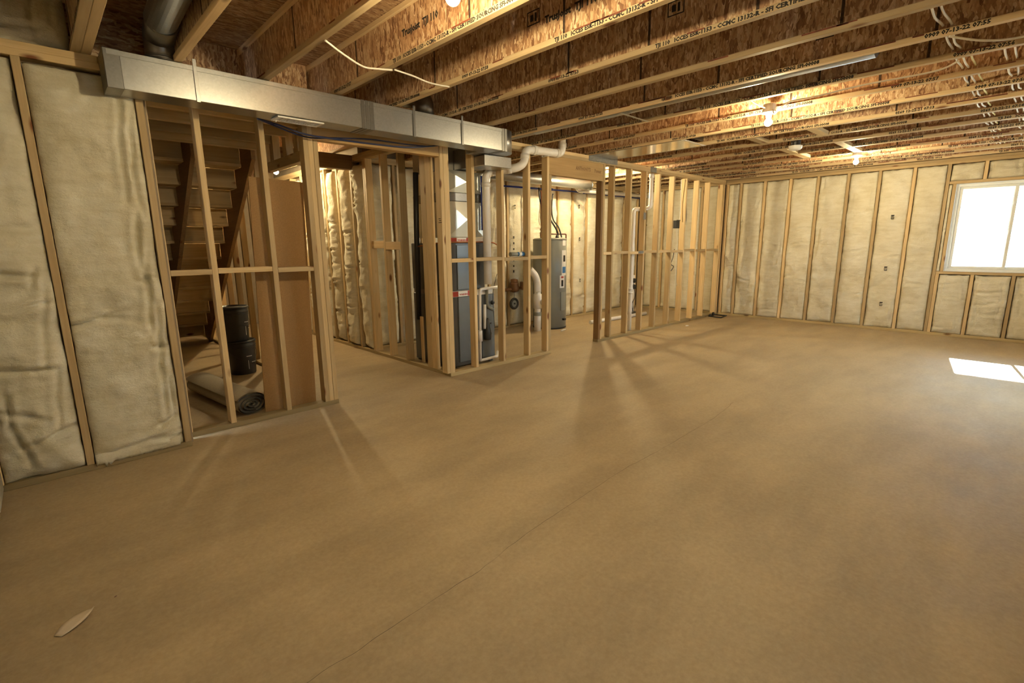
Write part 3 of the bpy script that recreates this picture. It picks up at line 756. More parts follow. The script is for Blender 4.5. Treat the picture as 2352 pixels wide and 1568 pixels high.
for a, b in ((3.410, 3.440), (3.445, 3.475)): box('drive_cleat', du, (a, b), (DY0-.005, DY1+.004), (DZ0-.004, DZ1+.002), GALVD, .002)
# rounded elbow at the end turning back over the wall
ev, ef = [], []; R_ = .198; cx_, cy_ = 3.455, DY1
segs = 12
for z in (DZ0, DZ1):
    ev.append((cx_, cy_, z))
    for k in range(segs+1):
        a = -math.pi/2+math.pi/2*k/segs; ev.append((cx_+R_*math.cos(a), cy_+R_*math.sin(a), z))
n_ = segs+2
ef.append(tuple(range(n_))[::-1]); ef.append(tuple(range(n_, 2*n_)))
for k in range(n_): ef.append((k, (k+1) % n_, n_+(k+1) % n_, n_+k))
o = from_py('elbow', ev, ef, GALV, du)
for p in o.data.polygons: p.use_smooth = abs(p.normal.z) < .5
box('elbow_throat', du, (3.27, 3.652), (DY1+.004, 4.088), (DZ0, DZ1-.0), GALV, .003)
for x in (.869, 2.425, 2.927):
    hs_ = box('hanger_strap', du, (x-.010, x+.010), (DY0-.008, DY0-.0055), (DZ0-.006, H+.03), GALVD if x > 1 else GALV, .0008)
# take-off through the wall to the plenum
tk = thing('plenum_takeoff', 'galvanised offset box joining trunk duct end to furnace plenum', 'duct', (3.5, 4.2, 2.1))
box('body', tk, (3.386, 3.750), (3.935, 4.185), (2.142, 2.246), GALVM, .006)
box('rear_box', tk, (3.386, 3.60), (4.187, 4.438), (2.142, 2.35), GALVM, .006)
box('seam', tk, (3.384, 3.752), (3.93, 3.945), (2.14, 2.2465), GALVD, .002)
# round take-offs
rd = thing('round_duct', 'round galvanised pipe rising from trunk duct top near the corner', 'duct', (.72, 3.78, 2.45))
tube('pipe', rd, [(.685, 3.50, 2.592), (.66, 2.6, 2.60), (.64, 1.2, 2.60)], .078, GALV, 28)
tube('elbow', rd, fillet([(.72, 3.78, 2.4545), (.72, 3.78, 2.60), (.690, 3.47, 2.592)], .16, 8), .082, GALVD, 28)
for z in (2.462, 2.474): lathe('collar_rib', rd, [(.083, z), (.087, z+.002), (.087, z+.005), (.083, z+.007)], GALVD, (.72, 3.78, 0), 28)
re = thing('round_elbow', 'dark round duct elbow standing on the middle of trunk duct', 'duct', (2.60, 3.80, 2.45))
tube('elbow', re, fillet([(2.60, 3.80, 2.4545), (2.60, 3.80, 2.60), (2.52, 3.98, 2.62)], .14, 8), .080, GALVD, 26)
rp = thing('round_branch', 'long round galvanised branch pipe tucked between two middle joists', 'duct', (3.925, 3, 2.5))
tube('pipe', rp, [(3.925, 4.75, 2.55), (3.925, 3.72, 2.55)], .076, GALV, 26); tube('pipe', rp, [(3.925, 3.74, 2.55), (3.925, .85, 2.55)], .080, GALV, 26)
box('support_strap', rp, (3.80, 4.26), (2.62, 2.645), (H-.003, H-.001), GALV, .0005)
# register on the underside of the trunk
rg = thing('floor_register', 'white louvred supply register on the underside of trunk duct', 'register', (1.5, 3.78, 2.248))
for a, b, c, d in ((1.34, 1.665, 3.712, 3.735), (1.34, 1.665, 3.83, 3.853), (1.34, 1.365, 3.735, 3.83), (1.64, 1.665, 3.735, 3.83)): box('frame', rg, (a, b), (c, d), (2.236, 2.2465), WHITE, .002)
for k in range(16): box('louvre', rg, (1.372+.0165*k, 1.381+.0165*k), (3.736, 3.829), (2.2385, 2.2455), WHITE, .001)
box('lever', rg, (1.352, 1.362), (3.80, 3.816), (2.222, 2.237), WHITE, .001)
# ------------------------------------------------------------------ panned return bay
pb = thing('return_pan', 'flat galvanised sheet panning a joist bay over doorway header', 'duct', (5.55, 3.5, H))
box('sheet', pb, (5.262, 5.785), (2.84, YL-.02), (H-.003, H-.001), GALVB, .0008)
for x in (5.262, 5.775): box('edge_strip', pb, (x, x+.012), (2.84, YL-.02), (H-.005, H-.003), GALV, .0008)
box('end_cap', pb, (5.305, 5.738), (2.815, 2.838), (H+.04, zt-.04), GALVD, .002)
box('end_lip', pb, (5.27, 5.775), (2.80, 2.838), (H-.006, H-.003), WHITE, .0008)
# ------------------------------------------------------------------ white drain pipe
dp = thing('drain_pipe', 'thick white plastic drain pipe snaking across partition studs to joists', 'pipe', (3.66, 4.235, .7))
path = [(3.66, 4.237, .925), (3.66, 4.237, 2.115), (3.80, 4.237, 2.150), (3.965, 4.043, 2.185), (4.06, 4.043, 2.245), (4.075, 4.043, 2.375), (4.19, 4.043, 2.392), (4.690, 4.043, 2.405), (4.695, 4.043, 2.70)]
tube('pipe', dp, fillet(path, .075, 8), .0445, PVC, 20)
for c, d in (((3.66, 4.237, 2.0), (0, 0, 1)), ((4.21, 4.043, 2.392), (1, 0, 0)), ((4.60, 4.043, 2.403), (1, 0, 0)), ((4.067, 4.043, 2.31), (.1, 0, 1)), ((4.695, 4.043, 2.50), (0, 0, 1)), ((3.90, 4.118, 2.171), (.64, -.75, .13))):
    c, d = Vector(c), Vector(d).normalized(); tube('coupling', dp, [c-d*.024, c+d*.024], .0495, PVC, 20)
box('hanger', dp, (4.385, 4.41), (3.993, 4.093), (2.342, 2.349), PVC, .002); box('hanger', dp, (4.388, 4.407), (4.086, 4.093), (2.349, 2.455), PVC, .002)
# ------------------------------------------------------------------ furnace
fu = thing('furnace', 'dark grey furnace cabinet with white warning strips behind corner studs', 'furnace', (3.5, 4.65, 0))
box('lower_cabinet', fu, (3.20, 3.83), (4.335, 5.06), (.02, .815), FURN, .006)
box('upper_cabinet', fu, (3.20, 3.70), (4.335, 5.06), (.86, 1.385), FURN, .006)
box('rail', fu, (3.205, 3.78), (4.34, 5.05), (.815, .86), GALVD, .002)
box('door_panel', fu, (3.30, 3.60), (4.322, 4.336), (.06, .80), FURNP, .006); box('door_panel', fu, (3.63, 3.825), (4.322, 4.336), (.06, .80), FURNP, .006)
box('door_panel', fu, (3.30, 3.62), (4.322, 4.336), (.88, 1.36), FURNP, .006)
for z0_, z1_, xx in ((.800, .868, 3.80), (1.385, 1.442, 3.70)):
    s = box('warning_strip', fu, (3.21, xx), (4.318, 4.3315), (z0_+.003, z1_-.003), WHITE, .001)
    for k in range(2): box('red_band', s, (3.212+.22*k, 3.30+.22*k), (4.3172, 4.3182), (z0_+.006, z1_-.006), RED, 0)
    text('print', s, 'WARNING', .026, RED, (3.315, 4.3174, z0_+.018), (1, 0, 0), (0, 0, 1), 1.0)
for x in (3.22, 3.76): 
    for y in (4.36, 5.02): box('foot', fu, (x, x+.05), (y-.01, y+.03), (0, .02), BLACK, .002)
co = thing('coil_plenum', 'silver sheet metal coil plenum with cross creases above the furnace', 'duct', (3.5, 4.65, 1.45))
def xbreak(nm, x, y, z, mat, depth=.014):
    cx2, cz2 = (x[0]+x[1])/2, (z[0]+z[1])/2
    vs_ = [(x[0], y[0], z[0]), (x[1], y[0], z[0]), (x[1], y[0], z[1]), (x[0], y[0], z[1]), (cx2, y[0]-depth, cz2),
           (x[0], y[1], z[0]), (x[1], y[1], z[0]), (x[1], y[1], z[1]), (x[0], y[1], z[1]), (x[0]-depth*.7, (y[0]+y[1])/2, cz2)]
    fs = [(0, 1, 4), (1, 2, 4), (2, 3, 4), (3, 0, 4), (1, 6, 7, 2), (6, 5, 8, 7), (0, 3, 9), (3, 8, 9), (8, 5, 9), (5, 0, 9), (3, 2, 7, 8), (1, 0, 5, 6)]
    return from_py(nm, vs_, fs, mat, co)
xbreak('coil_cabinet', (3.20, 3.70), (4.335, 4.95), (1.445, 1.815), COIL, .03)
box('flex_connector', co, (3.19, 3.71), (4.325, 4.96), (1.818, 1.905), GALVD, .004)
xbreak('plenum', (3.20, 3.70), (4.335, 4.95), (1.908, 2.13), COIL, .03)
box('plenum_top', co, (3.20, 3.66), (4.44, 4.95), (2.133, 2.44), GALVD, .004)
# lines around the furnace
tube('copper_line', fu, smooth_path([(3.12, 4.80, 1.35), (3.15, 4.42, 1.385), (3.22, 4.305, 1.39), (3.5, 4.30, 1.392), (3.72, 4.30, 1.39), (3.84, 4.30, 1.37), (3.93, 4.30, 1.30), (3.97, 4.32, 1.15)], 6), .008, COPPER, 8)
tube('refrigerant_line', fu, [(3.13, 4.79, 2.14), (3.13, 4.82, 1.6), (3.13, 4.86, .52)], .030, BLACK, 14)
tube('condensate_pipe', fu, fillet([(3.545, 4.262, .045), (3.56, 4.262, .872), (3.93, 4.262, .882)], .03, 6), .0165, PVC, 12)
tube('condensate_pipe', fu, fillet([(3.545, 4.262, .055), (3.80, 4.262, .062), (3.98, 4.45, .062)], .03, 6), .0165, PVC, 12)
tube('condensate_stub', fu, [(3.640, 4.285, .41), (3.648, 4.285, .69)], .017, PVC, 12)
lathe('tee', fu, [(.026, .28), (.026, .40), (.020, .41), (.020, .28)], PVC, (3.551, 4.262, 0), 14)
lathe('trap', fu, [(.042, .28), (.045, .30), (.040, .40), (.030, .43), (.026, .52), (.012, .53)], BLACK, (3.675, 4.28, 0), 16)
for z in (.34, .46): box('trap_ear', fu, (3.68, 3.735), (4.27, 4.285), (z, z+.014), BLACK, .002)
tube('gas_tube', fu, fillet([(3.70, 4.305, .86), (3.70, 4.305, .66), (3.80, 4.305, .615)], .07, 6), .017, GREYP, 10)
lathe('knob', fu, [(.001, -.012), (.024, -.010), (.026, 0), (.001, .002)], BLACK, (3.79, 4.312, .70), 16, 'Y')
tube('wire', fu, smooth_path([(3.83, 4.27, 1.03), (3.80, 4.285, .9), (3.775, 4.29, .75), (3.79, 4.29, .5), (3.80, 4.29, .40)], 5), .003, BLKCAB, 5)
bp_ = thing('scrap_board', 'thin offcut board leaning beside the furnace in mechanical room', 'board', (3.125, 4.80, 0))
box('plank', bp_, (3.115, 3.127), (4.76, 4.815), (0, .56), WOOD['pine'][2], .001)
# ------------------------------------------------------------------ water heater
hx, hy, hr = 6.07, 5.475, .272
wt = thing('water_heater', 'grey cylindrical water heater standing beyond the doorway studs', 'water heater', (hx, hy, 0))
lathe('tank', wt, [(hr-.012, 0), (hr-.012, .02), (hr, .022), (hr, 1.425), (hr-.004, 1.43)], GREYP, (hx, hy, 0), 56)
lathe('top', wt, [(hr+.003, 1.418), (hr+.003, 1.436), (hr-.03, 1.452), (.02, 1.456)], GREYP, (hx, hy, 0), 56)
lathe('base_ring', wt, [(hr+.002, .004), (hr+.004, .02), (hr+.002, .028)], BLACK, (hx, hy, 0), 56)
def curved(name, parent, ang, dz, w, h, mat, off=.002, n=8):
    vs_, fs = [], []
    for k in range(n+1):
        a = ang + w/hr*(k/n-.5)
        for r in (hr+off, hr-.001):
            for z in (dz, dz+h): vs_.append((hx+r*math.cos(a), hy+r*math.sin(a), z))
        if k:
            p, q = 4*(k-1), 4*k
            fs += [(p, q, q+1, p+1), (p+3, q+3, q+2, p+2), (p+1, q+1, q+3, p+3), (p+2, q+2, q, p)]
    fs += [(0, 1, 3, 2), (4*n+1, 4*n, 4*n+2, 4*n+3)]
    return from_py(name, vs_, fs, mat, parent)
A_ = math.atan2(-hy, -hx)
curved('access_panel', wt, A_+.93, .30, .12, .30, GREYP, .010); 
l = curved('energy_label', wt, A_+1.02, .86, .13, .40, WHITE, .0012); curved('blue_block', l, A_+1.02, .90, .10, .10, BLUEL, .0018); curved('print_block', l, A_+1.02, 1.08, .06, .10, INK, .0018)
l = curved('warning_label', wt, A_+.84, .665, .11, .20, WHITE, .0012); curved('red_block', l, A_+.84, .82, .06, .03, RED, .0018); curved('print_block', l, A_+.84, .69, .05, .10, INK, .0018)
l = curved('rating_label', wt, A_+1.0, 1.33, .09, .10, WHITE, .0012)
curved('drain_valve', wt, A_+.95, .14, .05, .03, BLACK, .04, 4)
tube('power_cable', wt, smooth_path([(6.30, 5.52, 1.45), (6.31, 5.52, 1.55), (6.20, 5.58, 1.75), (6.06, 5.66, 2.0), (6.03, 5.68, 2.25)], 6), .014, BLKCAB, 10)
lathe('cable_gland', wt, [(.03, 1.448), (.03, 1.47), (.018, 1.50)], BLKCAB, (6.30, 5.52, 0), 14)
tube('relief_pipe', wt, fillet([(6.02, 5.60, 1.52), (6.62, 5.60, 1.52), (6.62, 5.60, .10)], .02, 4), .011, BROWNP, 8)
tube('inlet_pipe', wt, [(6.06, 5.63, 1.44), (6.06, 5.66, 2.2)], .013, BROWNP, 8)
# white filter stack beside the heater
ft = thing('vent_filter', 'white plastic pipe stack with round cleanout cap beside water heater', 'pipe', (5.66, 5.36, 0))
lathe('pipe', ft, [(.055, 0), (.055, .30), (.050, .31), (.050, .66)], PVC, (5.66, 5.36, 0), 20)
lathe('tee', ft, [(.066, .36), (.066, .58), (.058, .59)], PVC, (5.66, 5.36, 0), 20)
lathe('cap', ft, [(.058, -.17), (.058, -.12), (.05, -.10), (.05, 0)], PVC, (5.70, 5.34, .46), 20, 'Y')
lathe('band', ft, [(.058, .245), (.060, .25), (.060, .30), (.058, .305)], GREYP, (5.66, 5.36, 0), 20)
tube('sweep', ft, smooth_path([(5.66, 5.36, .62), (5.655, 5.36, .76), (5.62, 5.38, .88), (5.55, 5.42, .97)], 5), .055, PVC, 18)
# water meter and pressure dial on the back wall
mt = thing('water_meter', 'bronze water meter on the insulated wall behind the furnace', 'meter', px(1181, 660, Y=5.78))
c = Vector(mt.location)
lathe('body', mt, [(.02, -.08), (.075, -.06), (.085, 0), (.07, .05), (.075, .06), (.06, .085)], BRASS, c, 20)
lathe('register', mt, [(.055, .08), (.06, .09), (.06, .13), (.02, .14)], BRASS, c, 20)
tube('line', mt, [c+Vector((-.22, 0, -.03)), c+Vector((.26, 0, -.01))], .025, BRASS, 12); lathe('valve', mt, [(.045, -.05), (.05, 0), (.045, .08)], BRASS, c+Vector((.20, 0, 0)), 14)
wv = thing('expansion_dial', 'round black ringed dial hung beneath the water meter', 'gauge', px(1181, 697, Y=5.70))
c = Vector(wv.location)
tube('ring', wv, [c+Vector((.075*math.cos(a), 0, .075*math.sin(a))) for a in [2*math.pi*k/24 for k in range(25)]], .022, BLACKR, 10, False)
lathe('face', wv, [(.062, -.006), (.06, 0), (.02, .004)], GREYP, c, 20, 'Y'); lathe('hub', wv, [(.012, -.02), (.012, 0)], BLACK, c, 12, 'Y')
tube('cord', wv, [c+Vector((0, 0, .09)), c+Vector((.005, -.01, .20))], .003, BLKCAB, 5)
# ------------------------------------------------------------------ blue water lines, mechanical duct, back wall bits
bl = thing('water_line', 'blue plastic water line running along top of mechanical room wall', 'pipe', (6.5, 5.79, 2.2))
tube('pipe', bl, [(5.38, 5.865, 2.25), (7.0, 5.865, 2.272), (9.3, 5.865, 2.267)], .014, BLUE, 10)
for x in (6.55, 7.42): tube('clamp', bl, [(x-.02, 5.865, 2.270), (x+.02, 5.865, 2.270)], .020, BLUE, 10)
b2 = thing('water_drop', 'blue plastic water line dropping straight down beside furnace pipe', 'pipe', (5.38, 5.76, 1.25))
tube('pipe', b2, [(5.365, 5.865, 1.25), (5.38, 5.865, 2.245)], .026, BLUE, 10); tube('fitting', b2, [(5.367, 5.865, 1.44), (5.367, 5.865, 1.47)], .034, BLACK, 10)
b3 = thing('water_riser', 'thin blue riser just left of the white drain pipe', 'pipe', (3.72, 4.36, 1.5))
tube('pipe', b3, [(3.655, 4.312, 1.52), (3.66, 4.316, 2.10)], .010, BLUE, 10)
sp_ = thing('mechanical_duct', 'galvanised round duct running above the doorway in mechanical room', 'duct', (6.5, 5.5, 2.35))
tube('pipe', sp_, [(4.6, 5.45, 2.335), (7.05, 5.45, 2.335)], .075, GALV, 26); lathe('end_ring', sp_, [(.077, -.012), (.080, 0), (.077, .012)], GALVD, (7.05, 5.45, 2.335), 26, 'X')
box('strap', sp_, (6.95, 6.98), (5.30, 5.62), (2.243, 2.252), GALVD, .001)
for x in (6.9, 7.9, 8.7):
    pass
hp = thing('exhaust_pipe', 'white plastic pipe running level along top of mechanical room wall', 'pipe', (8, 5.7, 2.2))
tube('pipe', hp, fillet([(6.98, 5.70, 2.36), (7.05, 5.70, 2.27), (9.331, 5.70, 2.30)], .05, 5), .032, PVC, 14)
tube('coupling', hp, [(7.12, 5.70, 2.272), (7.18, 5.70, 2.273)], .040, PVC, 14)
lp = thing('floor_pipe', 'white plastic pipe lying along the mechanical room floor', 'pipe', (7.5, 5.3, .03))
tube('pipe', lp, [(6.75, 5.15, .032), (8.35, 5.05, .032)], .032, PVC, 14)
pp = thing('sump_pump', 'black pump fittings seen between the studs of right partition', 'pump', (8.3, 5.3, 0))
lathe('basin', pp, [(.20, 0), (.20, .02), (.15, .03)], BLACK, (8.35, 5.35, 0), 24); tube('pipe', pp, [(8.35, 5.35, .02), (8.35, 5.35, .75)], .03, PVC, 12)
for z in (.48, .60): lathe('valve', pp, [(.03, z), (.055, z+.01), (.055, z+.08), (.03, z+.09)], BLACK, (8.35, 5.35, 0), 14)
tube('cord', pp, smooth_path([(8.3, 5.3, .05), (8.22, 5.28, .2), (8.30, 5.27, .35), (8.25, 5.28, .6)], 6), .007, BLKCAB, 6)
for i, (a, b) in enumerate(((1205, 470), (1180, 600))): pass
for (pxx, pyy, s) in ((1181, 470, 'R13'), (1330, 545, 'R13'), (1331, 640, 'R13'), (1329, 470, 'R13')):
    p = px(pxx, pyy, Y=YM-.028); text('print', wb, s, .05, INK, p, (0, 0, -1), (1, 0, 0), .8)
p = px(1180, 560, Y=YM-.03)
for k in range(7):
    q = px(1180, 545+k*13, Y=YM-.03); box('print', wb, (q.x-.012, q.x+.014), (YM-.0305, YM-.030), (q.z-.02, q.z+.02-.006*(k % 3)), INK, 0)
# ------------------------------------------------------------------ vent pipe in the right partition
vp = thing('vent_pipe', 'slim white plastic vent pipe jogging around a right partition stud', 'pipe', (6.53, 4.14, 0))
tube('pipe', vp, fillet([(6.53, 4.225, .0), (6.53, 4.225, .62), (6.53, 4.215, 1.85), (6.80, 4.215, 1.865), (6.855, 4.14, 1.885), (6.855, 4.14, 2.372)], .045, 6), .030, PVC, 16)
for z in (.60, .66): tube('coupling', vp, [(6.53, 4.225, z), (6.53, 4.225, z+.03)], .036, PVC, 16)
tube('coupling', vp, [(6.855, 4.14, 2.31), (6.855, 4.14, 2.372)], .037, PVC, 16)
# ------------------------------------------------------------------ lamps
def lamp(label, x, y, zb=2.352, bm_=None, group='bare bulb lampholders', ztop=None):
    t = thing('ceiling_lamp', label, 'lamp', (x, y, zb), 0, group)
    z0_ = zb+.078
    bx_ = cbox_mesh(.088, .088, .062, WHITE, .008)
    lathe('junction_box', t, [(.046, z0_+.004), (.050, z0_+.006), (.050, z0_+.062), (.042, z0_+.066)], WHITE, (x, y, 0), 14, smooth=False)
    lathe('lampholder', t, [(.020, zb+.040), (.024, zb+.058), (.030, zb+.066), (.057, zb+.072), (.060, zb+.078), (.058, zb+.082), (.040, zb+.083)], WHITE, (x, y, 0), 28)
    prof = [(.0135, .040), (.015, .034)] + [(.030*math.sin(a), .030*math.cos(a)-.002) for a in [math.pi*(.24+.74*k/12) for k in range(13)]]
    lathe('bulb', t, [(r, zb+z) for r, z in prof], bm_ or BULBM, (x, y, 0), 20)
    box('bracket', t, (x+.045, x+.085), (y-.03, y+.03), (z0_+.03, z0_+.05), GALV, .001)
    return t
lamp('bare bulb lampholder with white box near the middle joists', 4.65, 1.72)
lamp('bare bulb lampholder closest to the insulated far wall', 7.80, 1.765)
lamp('bare bulb lampholder overhead, closest to the camera', 1.38, 1.78)
lamp('bare bulb glowing above the brown sheet beside the stairs', 2.50, 7.18, 2.345, BULBS)
lamp('bare bulb lighting the mechanical room behind the door header', 6.66, 4.95, 2.408, BULBH)
# smoke alarm
sm = thing('smoke_alarm', 'white domed smoke alarm under a dark box between joists', 'smoke alarm', (6.43, 2.06, 2.38))
lathe('dome', sm, [(.03, 2.375), (.055, 2.380), (.066, 2.395), (.070, 2.418), (.070, 2.424)], WHITE, (6.43, 2.06, 0), 28); lathe('box', sm, [(.050, 2.424), (.050, 2.480)], BLACK, (6.43, 2.06, 0), 16, smooth=False); box('bracket', sm, (6.290, 6.39), (2.05, 2.07), (2.462, 2.478), BLACK, .001)
# ------------------------------------------------------------------ electrical box on a right partition stud, cables
eb = thing('electrical_box', 'black electrical box nailed to a stud of right partition', 'electrical box', px(1553, 515, Y=4.15))
c = Vector(eb.location)
box('box', eb, (c.x-.07, c.x+.045), (4.11, 4.185), (c.z-.065, c.z+.06), BLACK, .004)
for k in range(4): box('ear', eb, (c.x-.06+.028*k, c.x-.045+.028*k), (4.10, 4.112), (c.z+.055, c.z+.068), BLACK, .001)
def cable(label, pts, r=.0055, mat=None, n=6, nm='cable', group=None, flat=1.0):
    P = smooth_path(pts, n); t = thing(nm, label, 'cable', P[0], 0, group)
    tube('sheath', t, P, r, mat or ROMEX, 8, True, flat); return t
cable('white cable dropping from top plate to black electrical box', [px(1565, 412, Y=4.16), px(1564, 450, Y=4.165), px(1563, 480, Y=4.165), px(1561, 506, Y=4.16)], .006)
cable('white wire ends hanging below the black electrical box', [c+Vector((.0, .0, -.06)), px(1556, 560, Y=4.15), px(1553, 600, Y=4.15), px(1552, 640, Y=4.14), px(1555, 655, Y=4.14)], .004)
cable('black cable hanging in back of right partition blocking', [px(1578, 455, Y=4.19)+Vector((0, 0, .40)), px(1577, 455, Y=4.19), px(1576, 500, Y=4.19), px(1572, 525, Y=4.19)], .006, BLKCAB)
cable('black kinked cord hanging beneath the right partition blocking', [px(1549, 572, Y=4.186), px(1546, 590, Y=4.186), px(1541, 606, Y=4.186), px(1547, 612, Y=4.186), px(1541, 622, Y=4.186)], .006, BLKCAB)
cable('black cable curving from water heater up past blue line', [px(1270, 445, Y=5.70), px(1267, 480, Y=5.7), px(1271, 505, Y=5.7), px(1283, 522, Y=5.6), px(1290, 545, Y=5.55)], .012, BLKCAB)
zc = H-.007
cable('white cable sagging between the first two joists above trunk duct', [(1.298, 2.80, zc), (1.42, 2.85, 2.425), (1.58, 2.93, 2.415), (1.70, 2.97, 2.437), (1.80, 2.965, 2.45)])
cable('short white cable continuing under the joist above trunk duct', [(1.81, 2.955, 2.452), (1.95, 2.965, 2.447), (2.10, 2.99, 2.44), (2.27, 3.0, 2.45)])
navy = [px(590, 272, Y=4.02), px(640, 287, Y=4.0), px(700, 308, Y=3.98), px(760, 318, Y=3.98), px(850, 330, Y=3.98), px(930, 338, Y=3.98), px(985, 336, Y=4.0), px(1010, 333, Y=4.03)]
cable('navy cable draped along the hall header beneath trunk duct', navy, .0075, NAVYCAB)
cable('second navy cable draped straighter along the hall header', [px(600, 276, Y=4.05), px(700, 314, Y=4.04), px(770, 317, Y=4.03), px(850, 320, Y=4.03), px(930, 331, Y=4.03), px(980, 336, Y=4.04)], .006, NAVYCAB)
# runs of cable threaded through the joist webs near the right edge
def threaded(label, y, x0_, x1_, z, sag, mat, seed):
    pts_ = []; r2 = random.Random(seed)
    xs_ = [q-.025 for q in JX if x0_ < q < x1_]
    for a_, b_ in zip(xs_[:-1], xs_[1:]):
        pts_ += [(a_, y+r2.uniform(-.004, .004), z), ((a_+b_)/2, y+r2.uniform(-.005, .005), z-sag*.45*r2.uniform(.2, 1))]
    cable(label, pts_+[(xs_[-1], y, z)], .006, mat, 5)
threaded('white cable threaded through the joists, nearest to middle bulb', .525, 3.0, 9.2, 2.512, .06, ROMEX, 1)
threaded('white cable threaded through joists, middle of the three', .490, 3.0, 9.2, 2.510, .075, ROMEX, 2)
threaded('yellow cable threaded through joists beside the white ones', .455, 4.2, 9.2, 2.514, .05, ROMEXY, 3)
threaded('outermost white cable threaded through joists at right edge', .262, 4.2, 9.2, 2.512, .08, ROMEX, 4)
threaded('white cable threaded through joists, second from right edge', .300, 4.2, 9.2, 2.510, .05, ROMEX, 5)
cable('white cable sagging from a joist toward the top right edge', [Vector((3.78, .49, zc)), Vector((3.92, .36, 2.43)), Vector((4.07, .22, 2.445)), Vector((4.12, .0, 2.475)), Vector((4.05, -.5, 2.50))], .006)
cable('long white cable following a joist to the middle bulb box', [Vector((4.36, .50, 2.462)), Vector((4.40, .62, 2.437)), Vector((4.40, 1.0, 2.44)), Vector((4.42, 1.30, 2.43)), Vector((4.45, 1.50, 2.435)), Vector((4.53, 1.60, 2.41)), Vector((4.60, 1.66, 2.40)), Vector((4.62, 1.68, 2.44))], .006)
cable('second white cable following the joist beside the bulb box', [Vector((4.32, 1.75, 2.475)), Vector((4.42, 1.74, 2.462)), Vector((4.52, 1.73, 2.455)), Vector((4.60, 1.735, 2.46))], .005)
# ------------------------------------------------------------------ small things lying about
ck = thing('caulk_tube', 'blue and grey sealant tube lying on the corner wall blocking', 'tube', (3.92, 4.14, 1.245))
p0, p1 = Vector((3.915, 4.135, 1.2505)), Vector((4.150, 4.150, 1.2505))
def lerp(a, b, t): return a*(1-t)+b*t
tube('barrel', ck, [lerp(p0, p1, 0), lerp(p0, p1, .48)], .0235, GREYP, 18); tube('label_band', ck, [lerp(p0, p1, .48), lerp(p0, p1, .98)], .0238, BLUEL, 18)
tube('white_panel', ck, [lerp(p0, p1, .58), lerp(p0, p1, .78)], .0241, WHITE, 18); tube('nozzle', ck, [lerp(p0, p1, .98), lerp(p0, p1, 1.0)], [.0235, .010], BLUEL, 18)
fr = thing('metal_bracket', 'black metal bracket frame on the floor in the far corner', 'bracket', (9.02, 4.0, 0))
qa = [Vector((8.90, 3.83, .010)), Vector((9.20, 3.86, .010)), Vector((9.19, 4.07, .010)), Vector((8.93, 4.07, .010))]
for k in range(4): tube('bar', fr, [qa[k], qa[(k+1) % 4]], .010, BLACK, 8)
lathe('wheel', fr, [(.035, -.012), (.036, -.010), (.036, .010), (.035, .012)], BLACK, (9.07, 4.055, .037), 18, 'Y'); lathe('wheel', fr, [(.024, -.01), (.024, .01)], BLACK, (8.95, 4.06, .025), 16, 'Y')
sc = thing('paper_scrap', 'curled beige paper scrap on the concrete at lower left', 'paper', (-.08, 2.28, 0))
vs_, fs = [], []
a, b = Vector((-.132, 2.245, .002)), Vector((-.030, 2.335, .002)); d_ = (b-a); sdv = Vector((d_.y, -d_.x, 0)).normalized()
for i in range(13):
    t = i/12; w_ = .004+.030*math.sin(math.pi*min(1, .12+.8*t))
    for k in range(5):
        s = k/4-.5; p = a+d_*t+sdv*(s*2*w_)
        vs_.append((p.x, p.y, .002+.018*max(0, s+.2)*t+.004*math.sin(3*t)))
for i in range(12):
    for k in range(4): q = i*5+k; fs.append((q, q+5, q+6, q+1))
o = from_py('sheet', vs_, fs, PAPER, sc, smooth=True); o.modifiers.new('thickness', 'SOLIDIFY').thickness = .0008
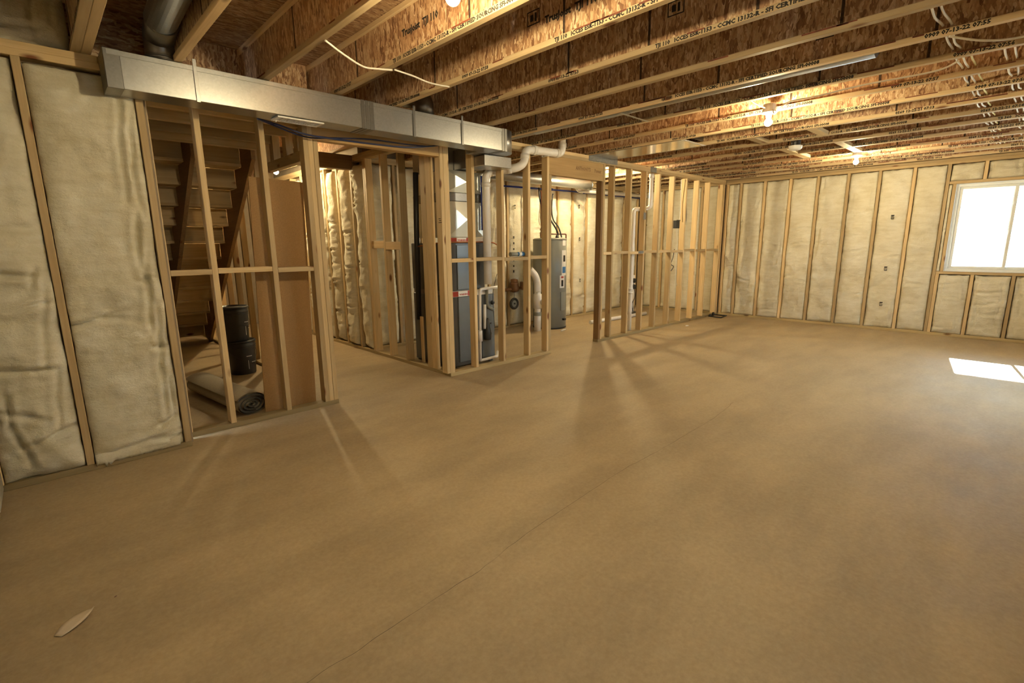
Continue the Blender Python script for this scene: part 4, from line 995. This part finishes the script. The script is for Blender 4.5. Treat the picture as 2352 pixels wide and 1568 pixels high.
def chip(nm, lab, cat, c, l, w_, h_, rz, mat):
    t = thing(nm, lab, cat, c, rz); bm = bmesh.new(); bmesh.ops.create_icosphere(bm, subdivisions=2, radius=.5)
    for v in bm.verts:
        v.co = Vector((v.co.x*l, v.co.y*w_, (v.co.z+.5)*h_)) * (1+.15*noise.noise(v.co*6))
        v.co.z = max(v.co.z, 0)
    me = bpy.data.meshes.new(nm); bm.to_mesh(me); bm.free(); link('piece', me, mat, t, (0, 0, 0), world=False); return t
chip('plaster_scrap', 'white scrap on the floor before the right partition', 'scrap', (7.69, 3.865, 0), .12, .05, .008, .3, WHITE)
chip('debris_flake', 'tiny dark flake on concrete near the paper scrap', 'scrap', px(266, 1370, Zv=0), .012, .005, .004, .6, BROWNP)
t2 = thing('caulk_stick', 'white crumpled tube on the floor before water heater', 'tube', (5.92, 5.06, 0))
tube('sleeve', t2, [(5.86, 5.04, .011), (5.95, 5.06, .012), (6.02, 5.075, .010)], [.012, .013, .008], WHITE, 10)
# ------------------------------------------------------------------ outside the window
gd = box('ground', None, (9.5, 40), (-30, 30), (.55, .70), GROUND, 0); gd['kind'] = 'structure'
g2 = box('ground_rear', None, (-30, 9.49), (-40, -1.35), (.55, .70), GROUND, 0); g2['kind'] = 'structure'
nh = thing('neighbour_fence', 'white lap sided wall outside the far window', 'fence', (15, 0, .7))
fv, ff = [], []
nb_ = 14; hb = .16
for k in range(nb_):
    z = .7+hb*k; q = len(fv)
    fv += [(15.0, -9, z), (15.0, 12, z), (15.02, 12, z+hb), (15.02, -9, z+hb)]; ff.append((q, q+3, q+2, q+1))
    if k: ff.append((q-1, q, q+1, q-2))
q = len(fv); fv += [(15.1, -9, .7), (15.1, 12, .7), (15.1, 12, .7+hb*nb_), (15.1, -9, .7+hb*nb_)]
ff += [(q, q+1, q+2, q+3), (q-1, q-2, q+2, q+3)]
from_py('siding', fv, ff, HOUSEW, nh)
dk = struct('deck', (10.5, .5, 2.3))  # unseen deck, added to block the higher sun rays at the far window
for k in range(10): box('deck_plank', dk, (9.50+.14*k, 9.6395+.14*k), (-4, 5), (2.46, 2.49), BLOCKERW, .003)
for y in (-3.9, -1.8, .2, 2.4, 4.8): box('deck_joist', dk, (9.5, 10.90), (y, y+.04), (2.32, 2.46), BLOCKERW, .003)
box('blocker_rim', dk, (10.8995, 10.95), (-4, 5), (2.30, 2.60), BLOCKERW, .003)
